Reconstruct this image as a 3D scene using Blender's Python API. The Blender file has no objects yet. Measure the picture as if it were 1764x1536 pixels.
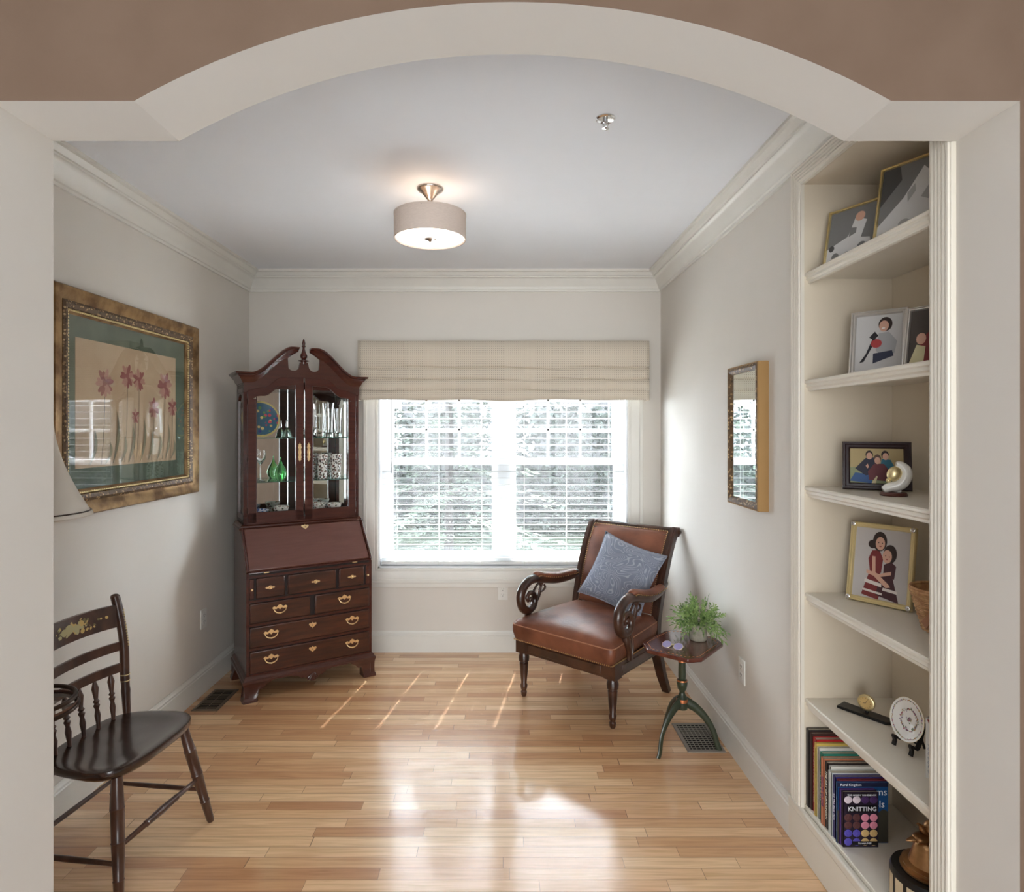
import bpy, bmesh, math, random
from mathutils import Vector, Matrix, Euler
PI = math.pi
scene = bpy.context.scene
COL = scene.collection

# ------------------------------------------------------------------ camera
cam_d = bpy.data.cameras.new('camera'); cam = bpy.data.objects.new('camera', cam_d); COL.objects.link(cam)
cam.location = (0, 0, 1.605); cam.rotation_euler = (PI/2, 0, 0)
cam_d.sensor_width = 36; cam_d.lens = 36*1050/1764
cam_d.shift_x = 17/1764; cam_d.shift_y = -28/1764
cam_d.clip_start = 0.05; cam_d.clip_end = 100
scene.camera = cam

# ------------------------------------------------------------------ world, sun, lights, exposure
world = bpy.data.worlds.new('sky'); scene.world = world; world.use_nodes = True
wn = world.node_tree.nodes; wl = world.node_tree.links
bg = wn['Background']; bg.inputs['Color'].default_value = (0.78, 0.89, 1.0, 1); bg.inputs['Strength'].default_value = 18.5
sun_d = bpy.data.lights.new('sun', 'SUN'); sun = bpy.data.objects.new('sun', sun_d); COL.objects.link(sun)
sun_d.energy = 17.0; sun_d.angle = 0.01; sun_d.color = (1.0, 0.97, 0.94)
sun.rotation_euler = Vector((0.149, 0.85, 1.35)).to_track_quat('Z', 'Y').to_euler()   # shines from over the garden
def area(name, loc, rot, sx, sy, power, color=(1, 1, 1), portal=False):
    d = bpy.data.lights.new(name, 'AREA'); o = bpy.data.objects.new(name, d); COL.objects.link(o)
    d.shape = 'RECTANGLE'; d.size = sx; d.size_y = sy; d.energy = power; d.color = color
    o.location = loc; o.rotation_euler = rot
    if portal: d.cycles.is_portal = True
    return o
area('window_portal', (0, 4.62, 1.37), (-PI/2, 0, 0), 1.8, 1.55, 1, portal=True)
# added fill light in the unseen hall, brightens the arch and shelves
area('hall_fill_light', (0.0, -2.9, 1.3), (PI/2, 0, 0), 4.0, 2.3, 118, (0.90, 0.94, 0.96))
scene.view_settings.view_transform = 'Standard'; scene.view_settings.look = 'None'
scene.view_settings.gamma = 1; scene.view_settings.use_curve_mapping = False
scene.view_settings.exposure = 1.17

# ------------------------------------------------------------------ materials
def lin(c):
    return tuple(((v/255)/12.92 if v/255 <= 0.04045 else ((v/255+0.055)/1.055)**2.4) for v in c) + (1.0,)
def mat(name, rgb, rough=0.5, metal=0.0, coat=0.0, rgb2=None, scale=6.0, stretch=(1, 1, 1), bump=0.0, bscale=None,
        trans=0.0, ior=1.45, emit=0.0, sheen=0.0, spec=None, detail=4, lo=0.35, hi=0.65, alpha=1.0):
    m = bpy.data.materials.new(name); m.use_nodes = True
    nt = m.node_tree; n = nt.nodes; l = nt.links; b = n['Principled BSDF']
    b.inputs['Base Color'].default_value = lin(rgb); b.inputs['Roughness'].default_value = rough
    b.inputs['Metallic'].default_value = metal; b.inputs['Coat Weight'].default_value = coat
    b.inputs['Coat Roughness'].default_value = 0.12
    b.inputs['Transmission Weight'].default_value = trans; b.inputs['IOR'].default_value = ior
    b.inputs['Sheen Weight'].default_value = sheen; b.inputs['Alpha'].default_value = alpha
    if spec is not None: b.inputs['Specular IOR Level'].default_value = spec
    if emit:
        b.inputs['Emission Color'].default_value = lin(rgb); b.inputs['Emission Strength'].default_value = emit
    tc = n.new('ShaderNodeTexCoord'); mp = n.new('ShaderNodeMapping'); mp.inputs['Scale'].default_value = stretch
    l.new(tc.outputs['Object'], mp.inputs['Vector'])
    if rgb2 is None: rgb2 = tuple(max(0, v-5) for v in rgb)
    nz = n.new('ShaderNodeTexNoise'); nz.inputs['Scale'].default_value = scale; nz.inputs['Detail'].default_value = detail
    l.new(mp.outputs[0], nz.inputs['Vector'])
    cr = n.new('ShaderNodeValToRGB'); cr.color_ramp.elements[0].position = lo; cr.color_ramp.elements[1].position = hi
    cr.color_ramp.elements[0].color = lin(rgb2); cr.color_ramp.elements[1].color = lin(rgb)
    l.new(nz.outputs['Fac'], cr.inputs['Fac']); l.new(cr.outputs['Color'], b.inputs['Base Color'])
    if bump:
        nb = n.new('ShaderNodeTexNoise'); nb.inputs['Scale'].default_value = bscale or scale*4; nb.inputs['Detail'].default_value = 3
        l.new(mp.outputs[0], nb.inputs['Vector'])
        bp = n.new('ShaderNodeBump'); bp.inputs['Strength'].default_value = bump; bp.inputs['Distance'].default_value = 0.004
        l.new(nb.outputs['Fac'], bp.inputs['Height']); l.new(bp.outputs[0], b.inputs['Normal'])
    return m
M = {}
M['wall'] = mat('wall_paint', (219, 213, 204), 0.75, rgb2=(218, 212, 203), bump=0.03, bscale=250)
M['taupe'] = mat('hall_paint', (110, 89, 73), 0.8, bump=0.04, bscale=250)
M['ceiling'] = mat('ceiling_paint', (240, 242, 246), 0.85, rgb2=(239, 241, 245))
M['trim'] = mat('trim_paint', (228, 225, 217), 0.32, rgb2=(225, 222, 214))
M['case'] = mat('bookcase_paint', (227, 220, 206), 0.35, rgb2=(225, 218, 204))
M['panel'] = mat('bookcase_back_paint', (220, 207, 186), 0.5, rgb2=(218, 205, 184))
M['vinyl'] = mat('window_vinyl', (232, 234, 236), 0.55)
M['slat'] = mat('blind_white', (240, 240, 238), 0.65, spec=.2)
M['cord'] = mat('cord_white', (225, 225, 220), 0.8)
M['wand'] = mat('wand_grey', (120, 125, 125), 0.2)
M['wood'] = mat('mahogany', (82, 36, 26), 0.27, coat=0.5, lo=.2, hi=.8, rgb2=(56, 24, 18), scale=7, stretch=(1, 1, 9), bump=0.02)
M['woodh'] = mat('mahogany_crossgrain', (84, 44, 33), 0.3, coat=0.5, lo=.15, hi=.85, rgb2=(60, 30, 22), scale=7, stretch=(1, 9, 9), bump=0.02)
M['drawer'] = mat('mahogany_drawer', (80, 42, 28), 0.28, coat=0.45, rgb2=(52, 26, 18), scale=6, stretch=(1, 8, 8), bump=0.02)
M['lid'] = mat('mahogany_lid_sheen', (108, 68, 58), 0.38, coat=0.4, lo=.15, hi=.85, rgb2=(92, 54, 44), scale=7, stretch=(1, 9, 9))  # lighter than the other mahogany: window sheen put into the lid colour
M['groove'] = mat('dark_groove', (26, 12, 10), 0.5)
M['brass'] = mat('polished_brass', (244, 214, 164), 0.35, 1.0)
M['gold'] = mat('gilt_metal', (236, 218, 168), 0.35, 0.9)
M['nickel'] = mat('brushed_nickel', (200, 190, 182), 0.25, 1.0)
M['chrome'] = mat('chrome', (225, 225, 225), 0.12, 1.0)
M['mirror'] = mat('mirror_silver', (225, 232, 230), 0.01, 1.0, rgb2=(225, 232, 230))
M['seatwood'] = mat('espresso_wood', (62, 38, 27), 0.25, coat=0.6, rgb2=(36, 20, 14), scale=6, stretch=(1, 6, 1), bump=0.01)
M['chairwood'] = mat('brown_wood', (84, 54, 40), 0.32, coat=0.4, rgb2=(56, 34, 25), scale=9, stretch=(2, 2, 1))
M['carved'] = mat('carved_dark_wood', (72, 42, 28), 0.28, coat=0.5, rgb2=(38, 20, 13), scale=9)
M['leather'] = mat('brown_leather', (132, 80, 56), 0.44, coat=0.1, rgb2=(90, 48, 31), scale=5, bump=0.25, bscale=60, detail=6)
M['piping'] = mat('leather_piping', (168, 118, 88), 0.5)
M['nail'] = mat('brass_nail', (215, 180, 130), 0.3, 1.0)
M['green'] = mat('green_painted_wood', (52, 60, 42), 0.35, coat=0.3, rgb2=(38, 46, 32))
M['copper'] = mat('copper_band', (190, 120, 80), 0.35, 0.8)
M['tabletop'] = mat('table_mahogany', (92, 40, 27), 0.16, coat=0.7, rgb2=(66, 27, 19), scale=6, stretch=(1, 8, 1))
M['inlay'] = mat('stitched_gold_inlay', (210, 150, 95), 0.4, 0.5)
M['pot'] = mat('ceramic_pot', (158, 152, 136), 0.6, rgb2=(128, 122, 108), scale=30, bump=0.4, bscale=90)
M['leaf'] = mat('leaf_green', (158, 182, 112), 0.5, rgb2=(72, 108, 48), scale=40)
M['soil'] = mat('moss', (60, 70, 35), 0.9)
M['lens'] = mat('violet_lens', (168, 160, 200), 0.1, 0.3)
M['glass'] = mat('clear_glass', (255, 255, 255), 0.0, trans=1.0, ior=1.45, rgb2=(255, 255, 255))
M['shelfglass'] = mat('green_edge_glass', (190, 235, 222), 0.02, trans=0.9, ior=1.3, rgb2=(185, 232, 218))
M['greenglass'] = mat('green_glass', (140, 225, 150), 0.03, trans=0.9, rgb2=(130, 215, 140))
M['china'] = mat('white_china', (235, 232, 225), 0.2, coat=0.4)
M['black'] = mat('black_lacquer', (22, 21, 21), 0.35)
M['bronze'] = mat('bronze', (196, 152, 104), 0.3, 0.9, rgb2=(110, 75, 46), scale=12)
M['goldframe'] = mat('antique_gold', (166, 134, 92), 0.38, 0.65, rgb2=(108, 78, 48), scale=14, bump=0.3, bscale=70)
M['shade'] = mat('linen_shade', (212, 196, 184), 0.8, rgb2=(204, 188, 176), scale=60, stretch=(1, 1, 6))
M['lampshade'] = mat('cream_shade', (216, 208, 196), 0.8)
M['diffuser'] = mat('lit_diffuser', (255, 247, 236), 0.5, emit=0.9, rgb2=(255, 247, 236))
M['plastic'] = mat('outlet_white', (232, 230, 224), 0.35)
M['slot'] = mat('outlet_slot', (70, 66, 62), 0.6)
M['silver'] = mat('silver_frame', (214, 210, 204), 0.3, 0.75)
M['darkframe'] = mat('espresso_frame', (46, 28, 30), 0.35)
M['velvet'] = mat('black_velvet', (22, 20, 20), 0.9)
M['page'] = mat('book_pages', (216, 206, 188), 0.9, rgb2=(190, 180, 160), scale=60, stretch=(1, 30, 0.2))
M['wicker'] = mat('wicker', (216, 172, 124), 0.6, rgb2=(172, 124, 82), scale=40, bump=0.6, bscale=90)
M['ventmetal'] = mat('vent_bronze', (128, 112, 96), 0.45, 0.5)
M['ventgrey'] = mat('vent_grey', (150, 142, 132), 0.45, 0.5)
M['hole'] = mat('duct_dark', (14, 12, 11), 0.9)
M['lawn'] = mat('lawn', (34, 39, 30), 1.0, rgb2=(24, 29, 22), scale=8, spec=0.0)
M['needle'] = mat('spruce_needles', (60, 72, 54), 0.8, rgb2=(30, 38, 31), scale=3)
M['bark'] = mat('bark', (34, 30, 27), 0.9)
M['hedge'] = mat('shrub_leaves', (42, 48, 40), 0.8, rgb2=(28, 33, 28), scale=5)
M['brass_dark'] = mat('dark_metal', (70, 56, 48), 0.3, 0.8)
def flat(name, rgb, rough=0.6, **k):
    if name not in M: M[name] = mat(name, rgb, rough, rgb2=rgb, **k)
    return M[name]

# glass pane: thin see-through sheet (cheap, keeps reflections)
def pane_mat(name, tint=(1, 1, 1), ior=1.45):
    m = bpy.data.materials.new(name); m.use_nodes = True; n = m.node_tree.nodes; l = m.node_tree.links
    n.remove(n['Principled BSDF'])
    t = n.new('ShaderNodeBsdfTransparent'); t.inputs[0].default_value = (*tint, 1)
    g = n.new('ShaderNodeBsdfGlossy'); g.inputs['Roughness'].default_value = 0.02
    fr = n.new('ShaderNodeFresnel'); fr.inputs[0].default_value = ior
    ge = n.new('ShaderNodeNewGeometry'); iv = n.new('ShaderNodeMath'); iv.operation = 'SUBTRACT'; iv.inputs[0].default_value = 1; l.new(ge.outputs['Backfacing'], iv.inputs[1])
    fm = n.new('ShaderNodeMath'); fm.operation = 'MULTIPLY'; l.new(fr.outputs[0], fm.inputs[0]); l.new(iv.outputs[0], fm.inputs[1])
    mx = n.new('ShaderNodeMixShader'); l.new(fm.outputs[0], mx.inputs[0]); l.new(t.outputs[0], mx.inputs[1]); l.new(g.outputs[0], mx.inputs[2])
    l.new(mx.outputs[0], n['Material Output'].inputs[0]); return m
M['pane'] = pane_mat('thin_pane'); M['glaze'] = pane_mat('picture_glass', ior=2.0)
def screen_mat():
    m = bpy.data.materials.new('insect_mesh'); m.use_nodes = True; n = m.node_tree.nodes; l = m.node_tree.links; b = n['Principled BSDF']
    b.inputs['Base Color'].default_value = lin((150, 152, 152)); b.inputs['Roughness'].default_value = .6; b.inputs['Alpha'].default_value = .10
    b.inputs['Transmission Weight'].default_value = 0
    return m
M['screen'] = screen_mat()

def floor_mat():
    m = bpy.data.materials.new('oak_strip_floor'); m.use_nodes = True; nt = m.node_tree; n = nt.nodes; l = nt.links; b = n['Principled BSDF']
    tc = n.new('ShaderNodeTexCoord'); sp = n.new('ShaderNodeSeparateXYZ'); l.new(tc.outputs['Object'], sp.inputs[0])
    W = 0.0572
    def math_(op, a, b_=None, v=None):
        x = n.new('ShaderNodeMath'); x.operation = op
        if isinstance(a, float): x.inputs[0].default_value = a
        else: l.new(a, x.inputs[0])
        if b_ is not None:
            if isinstance(b_, float): x.inputs[1].default_value = b_
            else: l.new(b_, x.inputs[1])
        return x.outputs[0]
    yr = math_('DIVIDE', sp.outputs['Y'], W); row = math_('FLOOR', yr); fy = math_('FRACT', yr)
    wn_ = n.new('ShaderNodeTexWhiteNoise'); wn_.noise_dimensions = '1D'; l.new(row, wn_.inputs['W'])
    ln = math_('MULTIPLY_ADD', wn_.outputs['Value'], 0.0); 
    off = math_('MULTIPLY', wn_.outputs['Value'], 7.31)
    xx = math_('ADD', sp.outputs['X'], off)
    # warp so board lengths differ
    nz1 = n.new('ShaderNodeTexNoise'); nz1.noise_dimensions = '2D'; nz1.inputs['Scale'].default_value = 0.9; nz1.inputs['Detail'].default_value = 0
    cb = n.new('ShaderNodeCombineXYZ'); l.new(xx, cb.inputs[0]); l.new(math_('MULTIPLY', row, 3.7), cb.inputs[1]); l.new(cb.outputs[0], nz1.inputs['Vector'])
    xw = math_('ADD', math_('DIVIDE', xx, 0.62), math_('MULTIPLY', nz1.outputs['Fac'], 1.3))
    colm = math_('FLOOR', xw); fx = math_('FRACT', xw)
    cb2 = n.new('ShaderNodeCombineXYZ'); l.new(colm, cb2.inputs[0]); l.new(row, cb2.inputs[1])
    w2 = n.new('ShaderNodeTexWhiteNoise'); w2.noise_dimensions = '2D'; l.new(cb2.outputs[0], w2.inputs['Vector'])
    cr = n.new('ShaderNodeValToRGB'); e = cr.color_ramp.elements
    e[0].position = 0; e[0].color = lin((196, 144, 100)); e[1].position = 1; e[1].color = lin((242, 206, 162))
    e.new(0.18).color = lin((210, 160, 114)); e.new(0.55).color = lin((226, 182, 137)); e.new(0.8).color = lin((236, 196, 150))
    l.new(w2.outputs['Value'], cr.inputs['Fac'])
    # grain
    mp = n.new('ShaderNodeMapping'); mp.inputs['Scale'].default_value = (2.2, 40, 1)
    va = n.new('ShaderNodeVectorMath'); va.operation = 'ADD'; l.new(tc.outputs['Object'], va.inputs[0]); l.new(w2.outputs['Color'], va.inputs[1])
    l.new(va.outputs[0], mp.inputs['Vector'])
    g = n.new('ShaderNodeTexNoise'); g.inputs['Scale'].default_value = 2.0; g.inputs['Detail'].default_value = 7; g.inputs['Distortion'].default_value = 0.6
    l.new(mp.outputs[0], g.inputs['Vector'])
    gr = n.new('ShaderNodeValToRGB'); gr.color_ramp.elements[0].position = 0.3; gr.color_ramp.elements[0].color = lin((222, 210, 198)); gr.color_ramp.elements[1].position = 0.62; gr.color_ramp.elements[1].color = (1, 1, 1, 1)
    l.new(g.outputs['Fac'], gr.inputs['Fac'])
    mx = n.new('ShaderNodeMix'); mx.data_type = 'RGBA'; mx.blend_type = 'MULTIPLY'; mx.inputs[0].default_value = 0.8
    l.new(cr.outputs['Color'], mx.inputs[6]); l.new(gr.outputs['Color'], mx.inputs[7])
    # seams
    sy = math_('LESS_THAN', fy, 0.036); sx = math_('LESS_THAN', fx, 0.003); seam = math_('MAXIMUM', sy, sx)
    mx2 = n.new('ShaderNodeMix'); mx2.data_type = 'RGBA'; l.new(math_('MULTIPLY', seam, 0.75), mx2.inputs[0])
    l.new(mx.outputs[2], mx2.inputs[6]); mx2.inputs[7].default_value = lin((96, 62, 40)); l.new(mx2.outputs[2], b.inputs['Base Color'])
    b.inputs['Roughness'].default_value = 0.45
    b.inputs['Coat Weight'].default_value = 1.0; b.inputs['Coat Roughness'].default_value = 0.12; b.inputs['Coat IOR'].default_value = 1.5
    bp = n.new('ShaderNodeBump'); bp.inputs['Strength'].default_value = 0.35; bp.inputs['Distance'].default_value = 0.0015
    hh = math_('SUBTRACT', math_('MULTIPLY', g.outputs['Fac'], 0.15), seam); l.new(hh, bp.inputs['Height'])
    l.new(bp.outputs[0], b.inputs['Normal'])
    bc_ = n.new('ShaderNodeBump'); bc_.inputs['Strength'].default_value = 0.2; bc_.inputs['Distance'].default_value = 0.001; l.new(math_('SUBTRACT', math_('MULTIPLY', g.outputs['Fac'], 0.02), seam), bc_.inputs['Height']); l.new(bc_.outputs[0], b.inputs['Coat Normal'])
    return m
M['floor'] = floor_mat()

def pattern_mat(name, base, line, kind, rough=0.8):
    """woven dash fabric or swirl embroidery"""
    m = bpy.data.materials.new(name); m.use_nodes = True; n = m.node_tree.nodes; l = m.node_tree.links; b = n['Principled BSDF']
    b.inputs['Roughness'].default_value = rough; b.inputs['Sheen Weight'].default_value = 0.2
    tc = n.new('ShaderNodeTexCoord')
    if kind == 'dash':
        br = n.new('ShaderNodeTexBrick'); mp = n.new('ShaderNodeMapping'); mp.inputs['Rotation'].default_value = (PI/2, 0, 0)
        l.new(tc.outputs['Object'], mp.inputs['Vector']); l.new(mp.outputs[0], br.inputs['Vector'])
        br.inputs['Color1'].default_value = lin(line); br.inputs['Color2'].default_value = lin(tuple(int(v*1.08) for v in line)); br.inputs['Mortar'].default_value = lin(base)
        br.inputs['Scale'].default_value = 1; br.inputs['Brick Width'].default_value = 0.0135; br.inputs['Row Height'].default_value = 0.0155
        br.inputs['Mortar Size'].default_value = 0.0055; br.offset = 0.0
        l.new(br.outputs['Color'], b.inputs['Base Color'])
    else:
        nz = n.new('ShaderNodeTexNoise'); nz.inputs['Scale'].default_value = 5.5; nz.inputs['Detail'].default_value = 0.0; nz.inputs['Distortion'].default_value = 1.8
        l.new(tc.outputs['Object'], nz.inputs['Vector'])
        mt = n.new('ShaderNodeMath'); mt.operation = 'MULTIPLY'; mt.inputs[1].default_value = 15; l.new(nz.outputs['Fac'], mt.inputs[0])
        f = n.new('ShaderNodeMath'); f.operation = 'FRACT'; l.new(mt.outputs[0], f.inputs[0])
        cr = n.new('ShaderNodeValToRGB'); e = cr.color_ramp.elements; e[0].position = 0.0; e[0].color = lin(line); e[1].position = 0.32; e[1].color = lin(base)
        e.new(0.16).color = lin(line)
        l.new(f.outputs[0], cr.inputs['Fac']); l.new(cr.outputs['Color'], b.inputs['Base Color'])
        bp = n.new('ShaderNodeBump'); bp.inputs['Strength'].default_value = 0.5; bp.inputs['Distance'].default_value = 0.002; bp.invert = True
        l.new(f.outputs[0], bp.inputs['Height']); l.new(bp.outputs[0], b.inputs['Normal'])
    return m
M['valance'] = pattern_mat('woven_valance', (214, 202, 184), (112, 100, 90), 'dash')
M['pillow'] = pattern_mat('embroidered_blue', (122, 128, 144), (160, 164, 176), 'swirl')

def speckle_mat(name, base, cols, scale=40, thr=0.45, rough=0.3):
    """voronoi flecks over a base (printed china)"""
    m = bpy.data.materials.new(name); m.use_nodes = True; n = m.node_tree.nodes; l = m.node_tree.links; b = n['Principled BSDF']
    b.inputs['Roughness'].default_value = rough; tc = n.new('ShaderNodeTexCoord')
    vo = n.new('ShaderNodeTexVoronoi'); vo.inputs['Scale'].default_value = scale; l.new(tc.outputs['Object'], vo.inputs['Vector'])
    sep = n.new('ShaderNodeSeparateColor'); l.new(vo.outputs['Color'], sep.inputs[0])
    cr = n.new('ShaderNodeValToRGB'); cr.color_ramp.interpolation = 'CONSTANT'; e = cr.color_ramp.elements
    e[0].position = 0; e[0].color = lin(cols[0])
    for i, c in enumerate(cols[1:]):
        (e[1] if i == 0 else e.new(0.5)).color = lin(c)
    k = len(e)
    for i in range(k): e[i].position = i/k
    l.new(sep.outputs[0], cr.inputs['Fac'])
    lt = n.new('ShaderNodeMath'); lt.operation = 'LESS_THAN'; lt.inputs[1].default_value = thr; l.new(vo.outputs['Distance'], lt.inputs[0])
    mx = n.new('ShaderNodeMix'); mx.data_type = 'RGBA'; l.new(lt.outputs[0], mx.inputs[0]); mx.inputs[6].default_value = lin(base); l.new(cr.outputs['Color'], mx.inputs[7])
    l.new(mx.outputs[2], b.inputs['Base Color']); return m
M['floral'] = speckle_mat('floral_china', (232, 228, 218), [(120, 60, 60), (80, 90, 60), (150, 110, 90), (70, 60, 60)], 70, 0.42)
M['bluewhite'] = speckle_mat('blue_white_china', (225, 230, 240), [(50, 80, 150), (80, 110, 170)], 60, 0.45)
M['tumbler'] = speckle_mat('printed_tumbler', (222, 220, 212), [(110, 60, 48), (90, 80, 62), (60, 50, 46)], 75, 0.48)
M['bluedish'] = speckle_mat('blue_floral_dish', (44, 96, 120), [(190, 60, 80), (90, 140, 80), (220, 200, 130), (30, 60, 130)], 38, 0.4)
M['darkcarve'] = speckle_mat('gilt_relief', (96, 74, 50), [(190, 160, 118), (150, 120, 84), (60, 44, 30)], 75, 0.38, 0.45)

# ------------------------------------------------------------------ mesh helpers
def ctr(m): return m if isinstance(m, Matrix) else Matrix.Translation(m)
class MB:
    def __init__(s): s.v = []; s.f = []; s.mi = []; s.m = 0; s.T = Matrix.Identity(4)
    def _a(s, vs, fs):
        k = len(s.v); s.v += [s.T @ Vector(p) for p in vs]; s.f += [[i+k for i in f] for f in fs]; s.mi += [s.m]*len(fs); return s
    def box(s, c, d, rot=None):
        x, y, z = (v/2 for v in d); R = Euler(rot).to_matrix() if rot else Matrix.Identity(3); c = Vector(c)
        vs = [c+R@Vector((a*x, b_*y, e*z)) for a in (-1, 1) for b_ in (-1, 1) for e in (-1, 1)]
        return s._a(vs, [[0, 1, 3, 2], [4, 6, 7, 5], [0, 4, 5, 1], [2, 3, 7, 6], [0, 2, 6, 4], [1, 5, 7, 3]])
    def span(s, a, b_):
        return s.box([(p+q)/2 for p, q in zip(a, b_)], [abs(q-p) for p, q in zip(a, b_)])
    def prism(s, poly, n0, n1, axis='y'):
        """poly 2D; extruded along axis from n0 to n1. axis y: poly=(x,z); x: (y,z); z: (x,y)"""
        def P(p, t): return {'y': (p[0], t, p[1]), 'x': (t, p[0], p[1]), 'z': (p[0], p[1], t)}[axis]
        k = len(poly); vs = [P(p, n0) for p in poly]+[P(p, n1) for p in poly]
        fs = [list(range(k))[::-1], list(range(k, 2*k))]+[[i, (i+1) % k, k+(i+1) % k, k+i] for i in range(k)]
        return s._a(vs, fs)
    def strip(s, a, b_, n0, n1, axis='y'):
        """solid between two 2D curves of equal length, extruded"""
        def P(p, t): return {'y': (p[0], t, p[1]), 'x': (t, p[0], p[1]), 'z': (p[0], p[1], t)}[axis]
        k = len(a); vs = [P(p, n0) for p in a]+[P(p, n0) for p in b_]+[P(p, n1) for p in a]+[P(p, n1) for p in b_]; fs = []
        for i in range(k-1):
            fs += [[i, i+1, k+i+1, k+i], [2*k+i, 3*k+i, 3*k+i+1, 2*k+i+1], [i, 2*k+i, 2*k+i+1, i+1], [k+i, k+i+1, 3*k+i+1, 3*k+i]]
        fs += [[0, k, 3*k, 2*k], [k-1, 3*k-1, 4*k-1, 2*k-1]]
        return s._a(vs, fs)
    def lathe(s, prof, c=(0, 0, 0), seg=24, R=None, cap=True):
        R = R or Matrix.Identity(3); c = Vector(c); vs = []; fs = []; k = len(prof)
        for r, z in prof:
            for j in range(seg):
                a = 2*PI*j/seg; vs.append(c+R@Vector((r*math.cos(a), r*math.sin(a), z)))
        for i in range(k-1):
            for j in range(seg): fs.append([i*seg+j, i*seg+(j+1) % seg, (i+1)*seg+(j+1) % seg, (i+1)*seg+j])
        if cap: fs += [list(range(seg))[::-1], [(k-1)*seg+j for j in range(seg)]]
        return s._a(vs, fs)
    def ball(s, c, r, seg=16, rot=None, sq=1.0):
        if not hasattr(r, '__len__'): r = (r, r, r)
        R = Euler(rot).to_matrix() if rot else Matrix.Identity(3); c = Vector(c); vs = []; fs = []; n = max(4, seg//2)
        for i in range(n+1):
            t = PI*i/n
            for j in range(seg):
                a = 2*PI*j/seg
                vs.append(c+R@Vector((r[0]*math.sin(t)*math.cos(a), r[1]*math.sin(t)*math.sin(a), r[2]*math.cos(t))))
        for i in range(n):
            for j in range(seg): fs.append([i*seg+j, i*seg+(j+1) % seg, (i+1)*seg+(j+1) % seg, (i+1)*seg+j])
        return s._a(vs, fs)
    def tube(s, pts, r, seg=10, shape=None, up=None, closed=False, cap=True):
        pts = [Vector(p) for p in pts]; n = len(pts)
        if not hasattr(r, '__len__'): r = [r]*n
        if shape is None: shape = [(math.cos(2*PI*j/seg), math.sin(2*PI*j/seg)) for j in range(seg)]
        seg = len(shape); vs = []; prev = Vector(up) if up else None
        for i in range(n):
            d = (pts[(i+1) % n]-pts[i-1]) if closed else (pts[min(i+1, n-1)]-pts[max(i-1, 0)])
            d.normalize()
            if prev is None: prev = Vector((0, 0, 1)) if abs(d.z) < 0.9 else Vector((1, 0, 0))
            u = (Vector(up) if up else prev); u = (u-d*u.dot(d)).normalized(); w = d.cross(u); prev = u
            for a, b_ in shape: vs.append(pts[i]+(w*a+u*b_)*r[i])
        fs = []
        for i in range(n if closed else n-1):
            i2 = (i+1) % n
            for j in range(seg): fs.append([i*seg+j, i*seg+(j+1) % seg, i2*seg+(j+1) % seg, i2*seg+j])
        if cap and not closed: fs += [list(range(seg))[::-1], [(n-1)*seg+j for j in range(seg)]]
        return s._a(vs, fs)
    def sweep(s, path, prof, N, closed=False, pclosed=True):
        path = [Vector(p) for p in path]; N = Vector(N).normalized(); n = len(path); k = len(prof); vs = []
        for i in range(n):
            d1 = (path[i]-path[i-1]).normalized() if (i > 0 or closed) else None
            d2 = (path[(i+1) % n]-path[i]).normalized() if (i < n-1 or closed) else None
            s1 = N.cross(d1) if d1 else None; s2 = N.cross(d2) if d2 else None
            if s1 is None: m_ = s2
            elif s2 is None: m_ = s1
            else: m_ = (s1+s2)/(1+s1.dot(s2))
            for a, b_ in prof: vs.append(path[i]+m_*a+N*b_)
        fs = []
        for i in range(n if closed else n-1):
            i2 = (i+1) % n
            for j in range(k if pclosed else k-1): fs.append([i*k+j, i*k+(j+1) % k, i2*k+(j+1) % k, i2*k+j])
        if not closed and pclosed: fs += [list(range(k))[::-1], [(n-1)*k+j for j in range(k)]]
        return s._a(vs, fs)
    def build(s, name, mats, parent=None, smooth=False, bevel=0.0, sub=0, recalc=True, loc=None, rot=None, seg=2):
        me = bpy.data.meshes.new(name); me.from_pydata([tuple(p) for p in s.v], [], s.f)
        if not isinstance(mats, (list, tuple)): mats = [mats]
        for m_ in mats: me.materials.append(M[m_] if isinstance(m_, str) else m_)
        for p, i in zip(me.polygons, s.mi): p.material_index = i
        if recalc:
            b_ = bmesh.new(); b_.from_mesh(me); bmesh.ops.recalc_face_normals(b_, faces=b_.faces); b_.to_mesh(me); b_.free()
        if smooth:
            for p in me.polygons: p.use_smooth = True
            me.set_sharp_from_angle(angle=math.radians(50 if smooth is True else smooth))
        o = bpy.data.objects.new(name, me); COL.objects.link(o)
        if parent: o.parent = parent
        if loc: o.location = loc
        if rot: o.rotation_euler = rot
        if bevel:
            md = o.modifiers.new('bevel', 'BEVEL'); md.width = bevel; md.segments = seg; md.limit_method = 'ANGLE'; md.angle_limit = math.radians(40)
            for p in me.polygons: p.use_smooth = True
            me.set_sharp_from_angle(angle=math.radians(50)) if not smooth else None
        if sub:
            md = o.modifiers.new('sub', 'SUBSURF'); md.levels = sub; md.render_levels = sub
            for p in me.polygons: p.use_smooth = True
        return o
def thing(name, label, cat, loc=(0, 0, 0), rz=0, group=None):
    o = bpy.data.objects.new(name, None); COL.objects.link(o); o.location = loc; o.rotation_euler = (0, 0, rz)
    o['label'] = label; o['category'] = cat
    if group: o['group'] = group
    return o
def tag(o, label, cat, group=None):
    o['label'] = label; o['category'] = cat
    if group: o['group'] = group
    return o
def struct(o, label=None):
    o['kind'] = 'structure'
    if label: o['label'] = label
    return o
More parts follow.
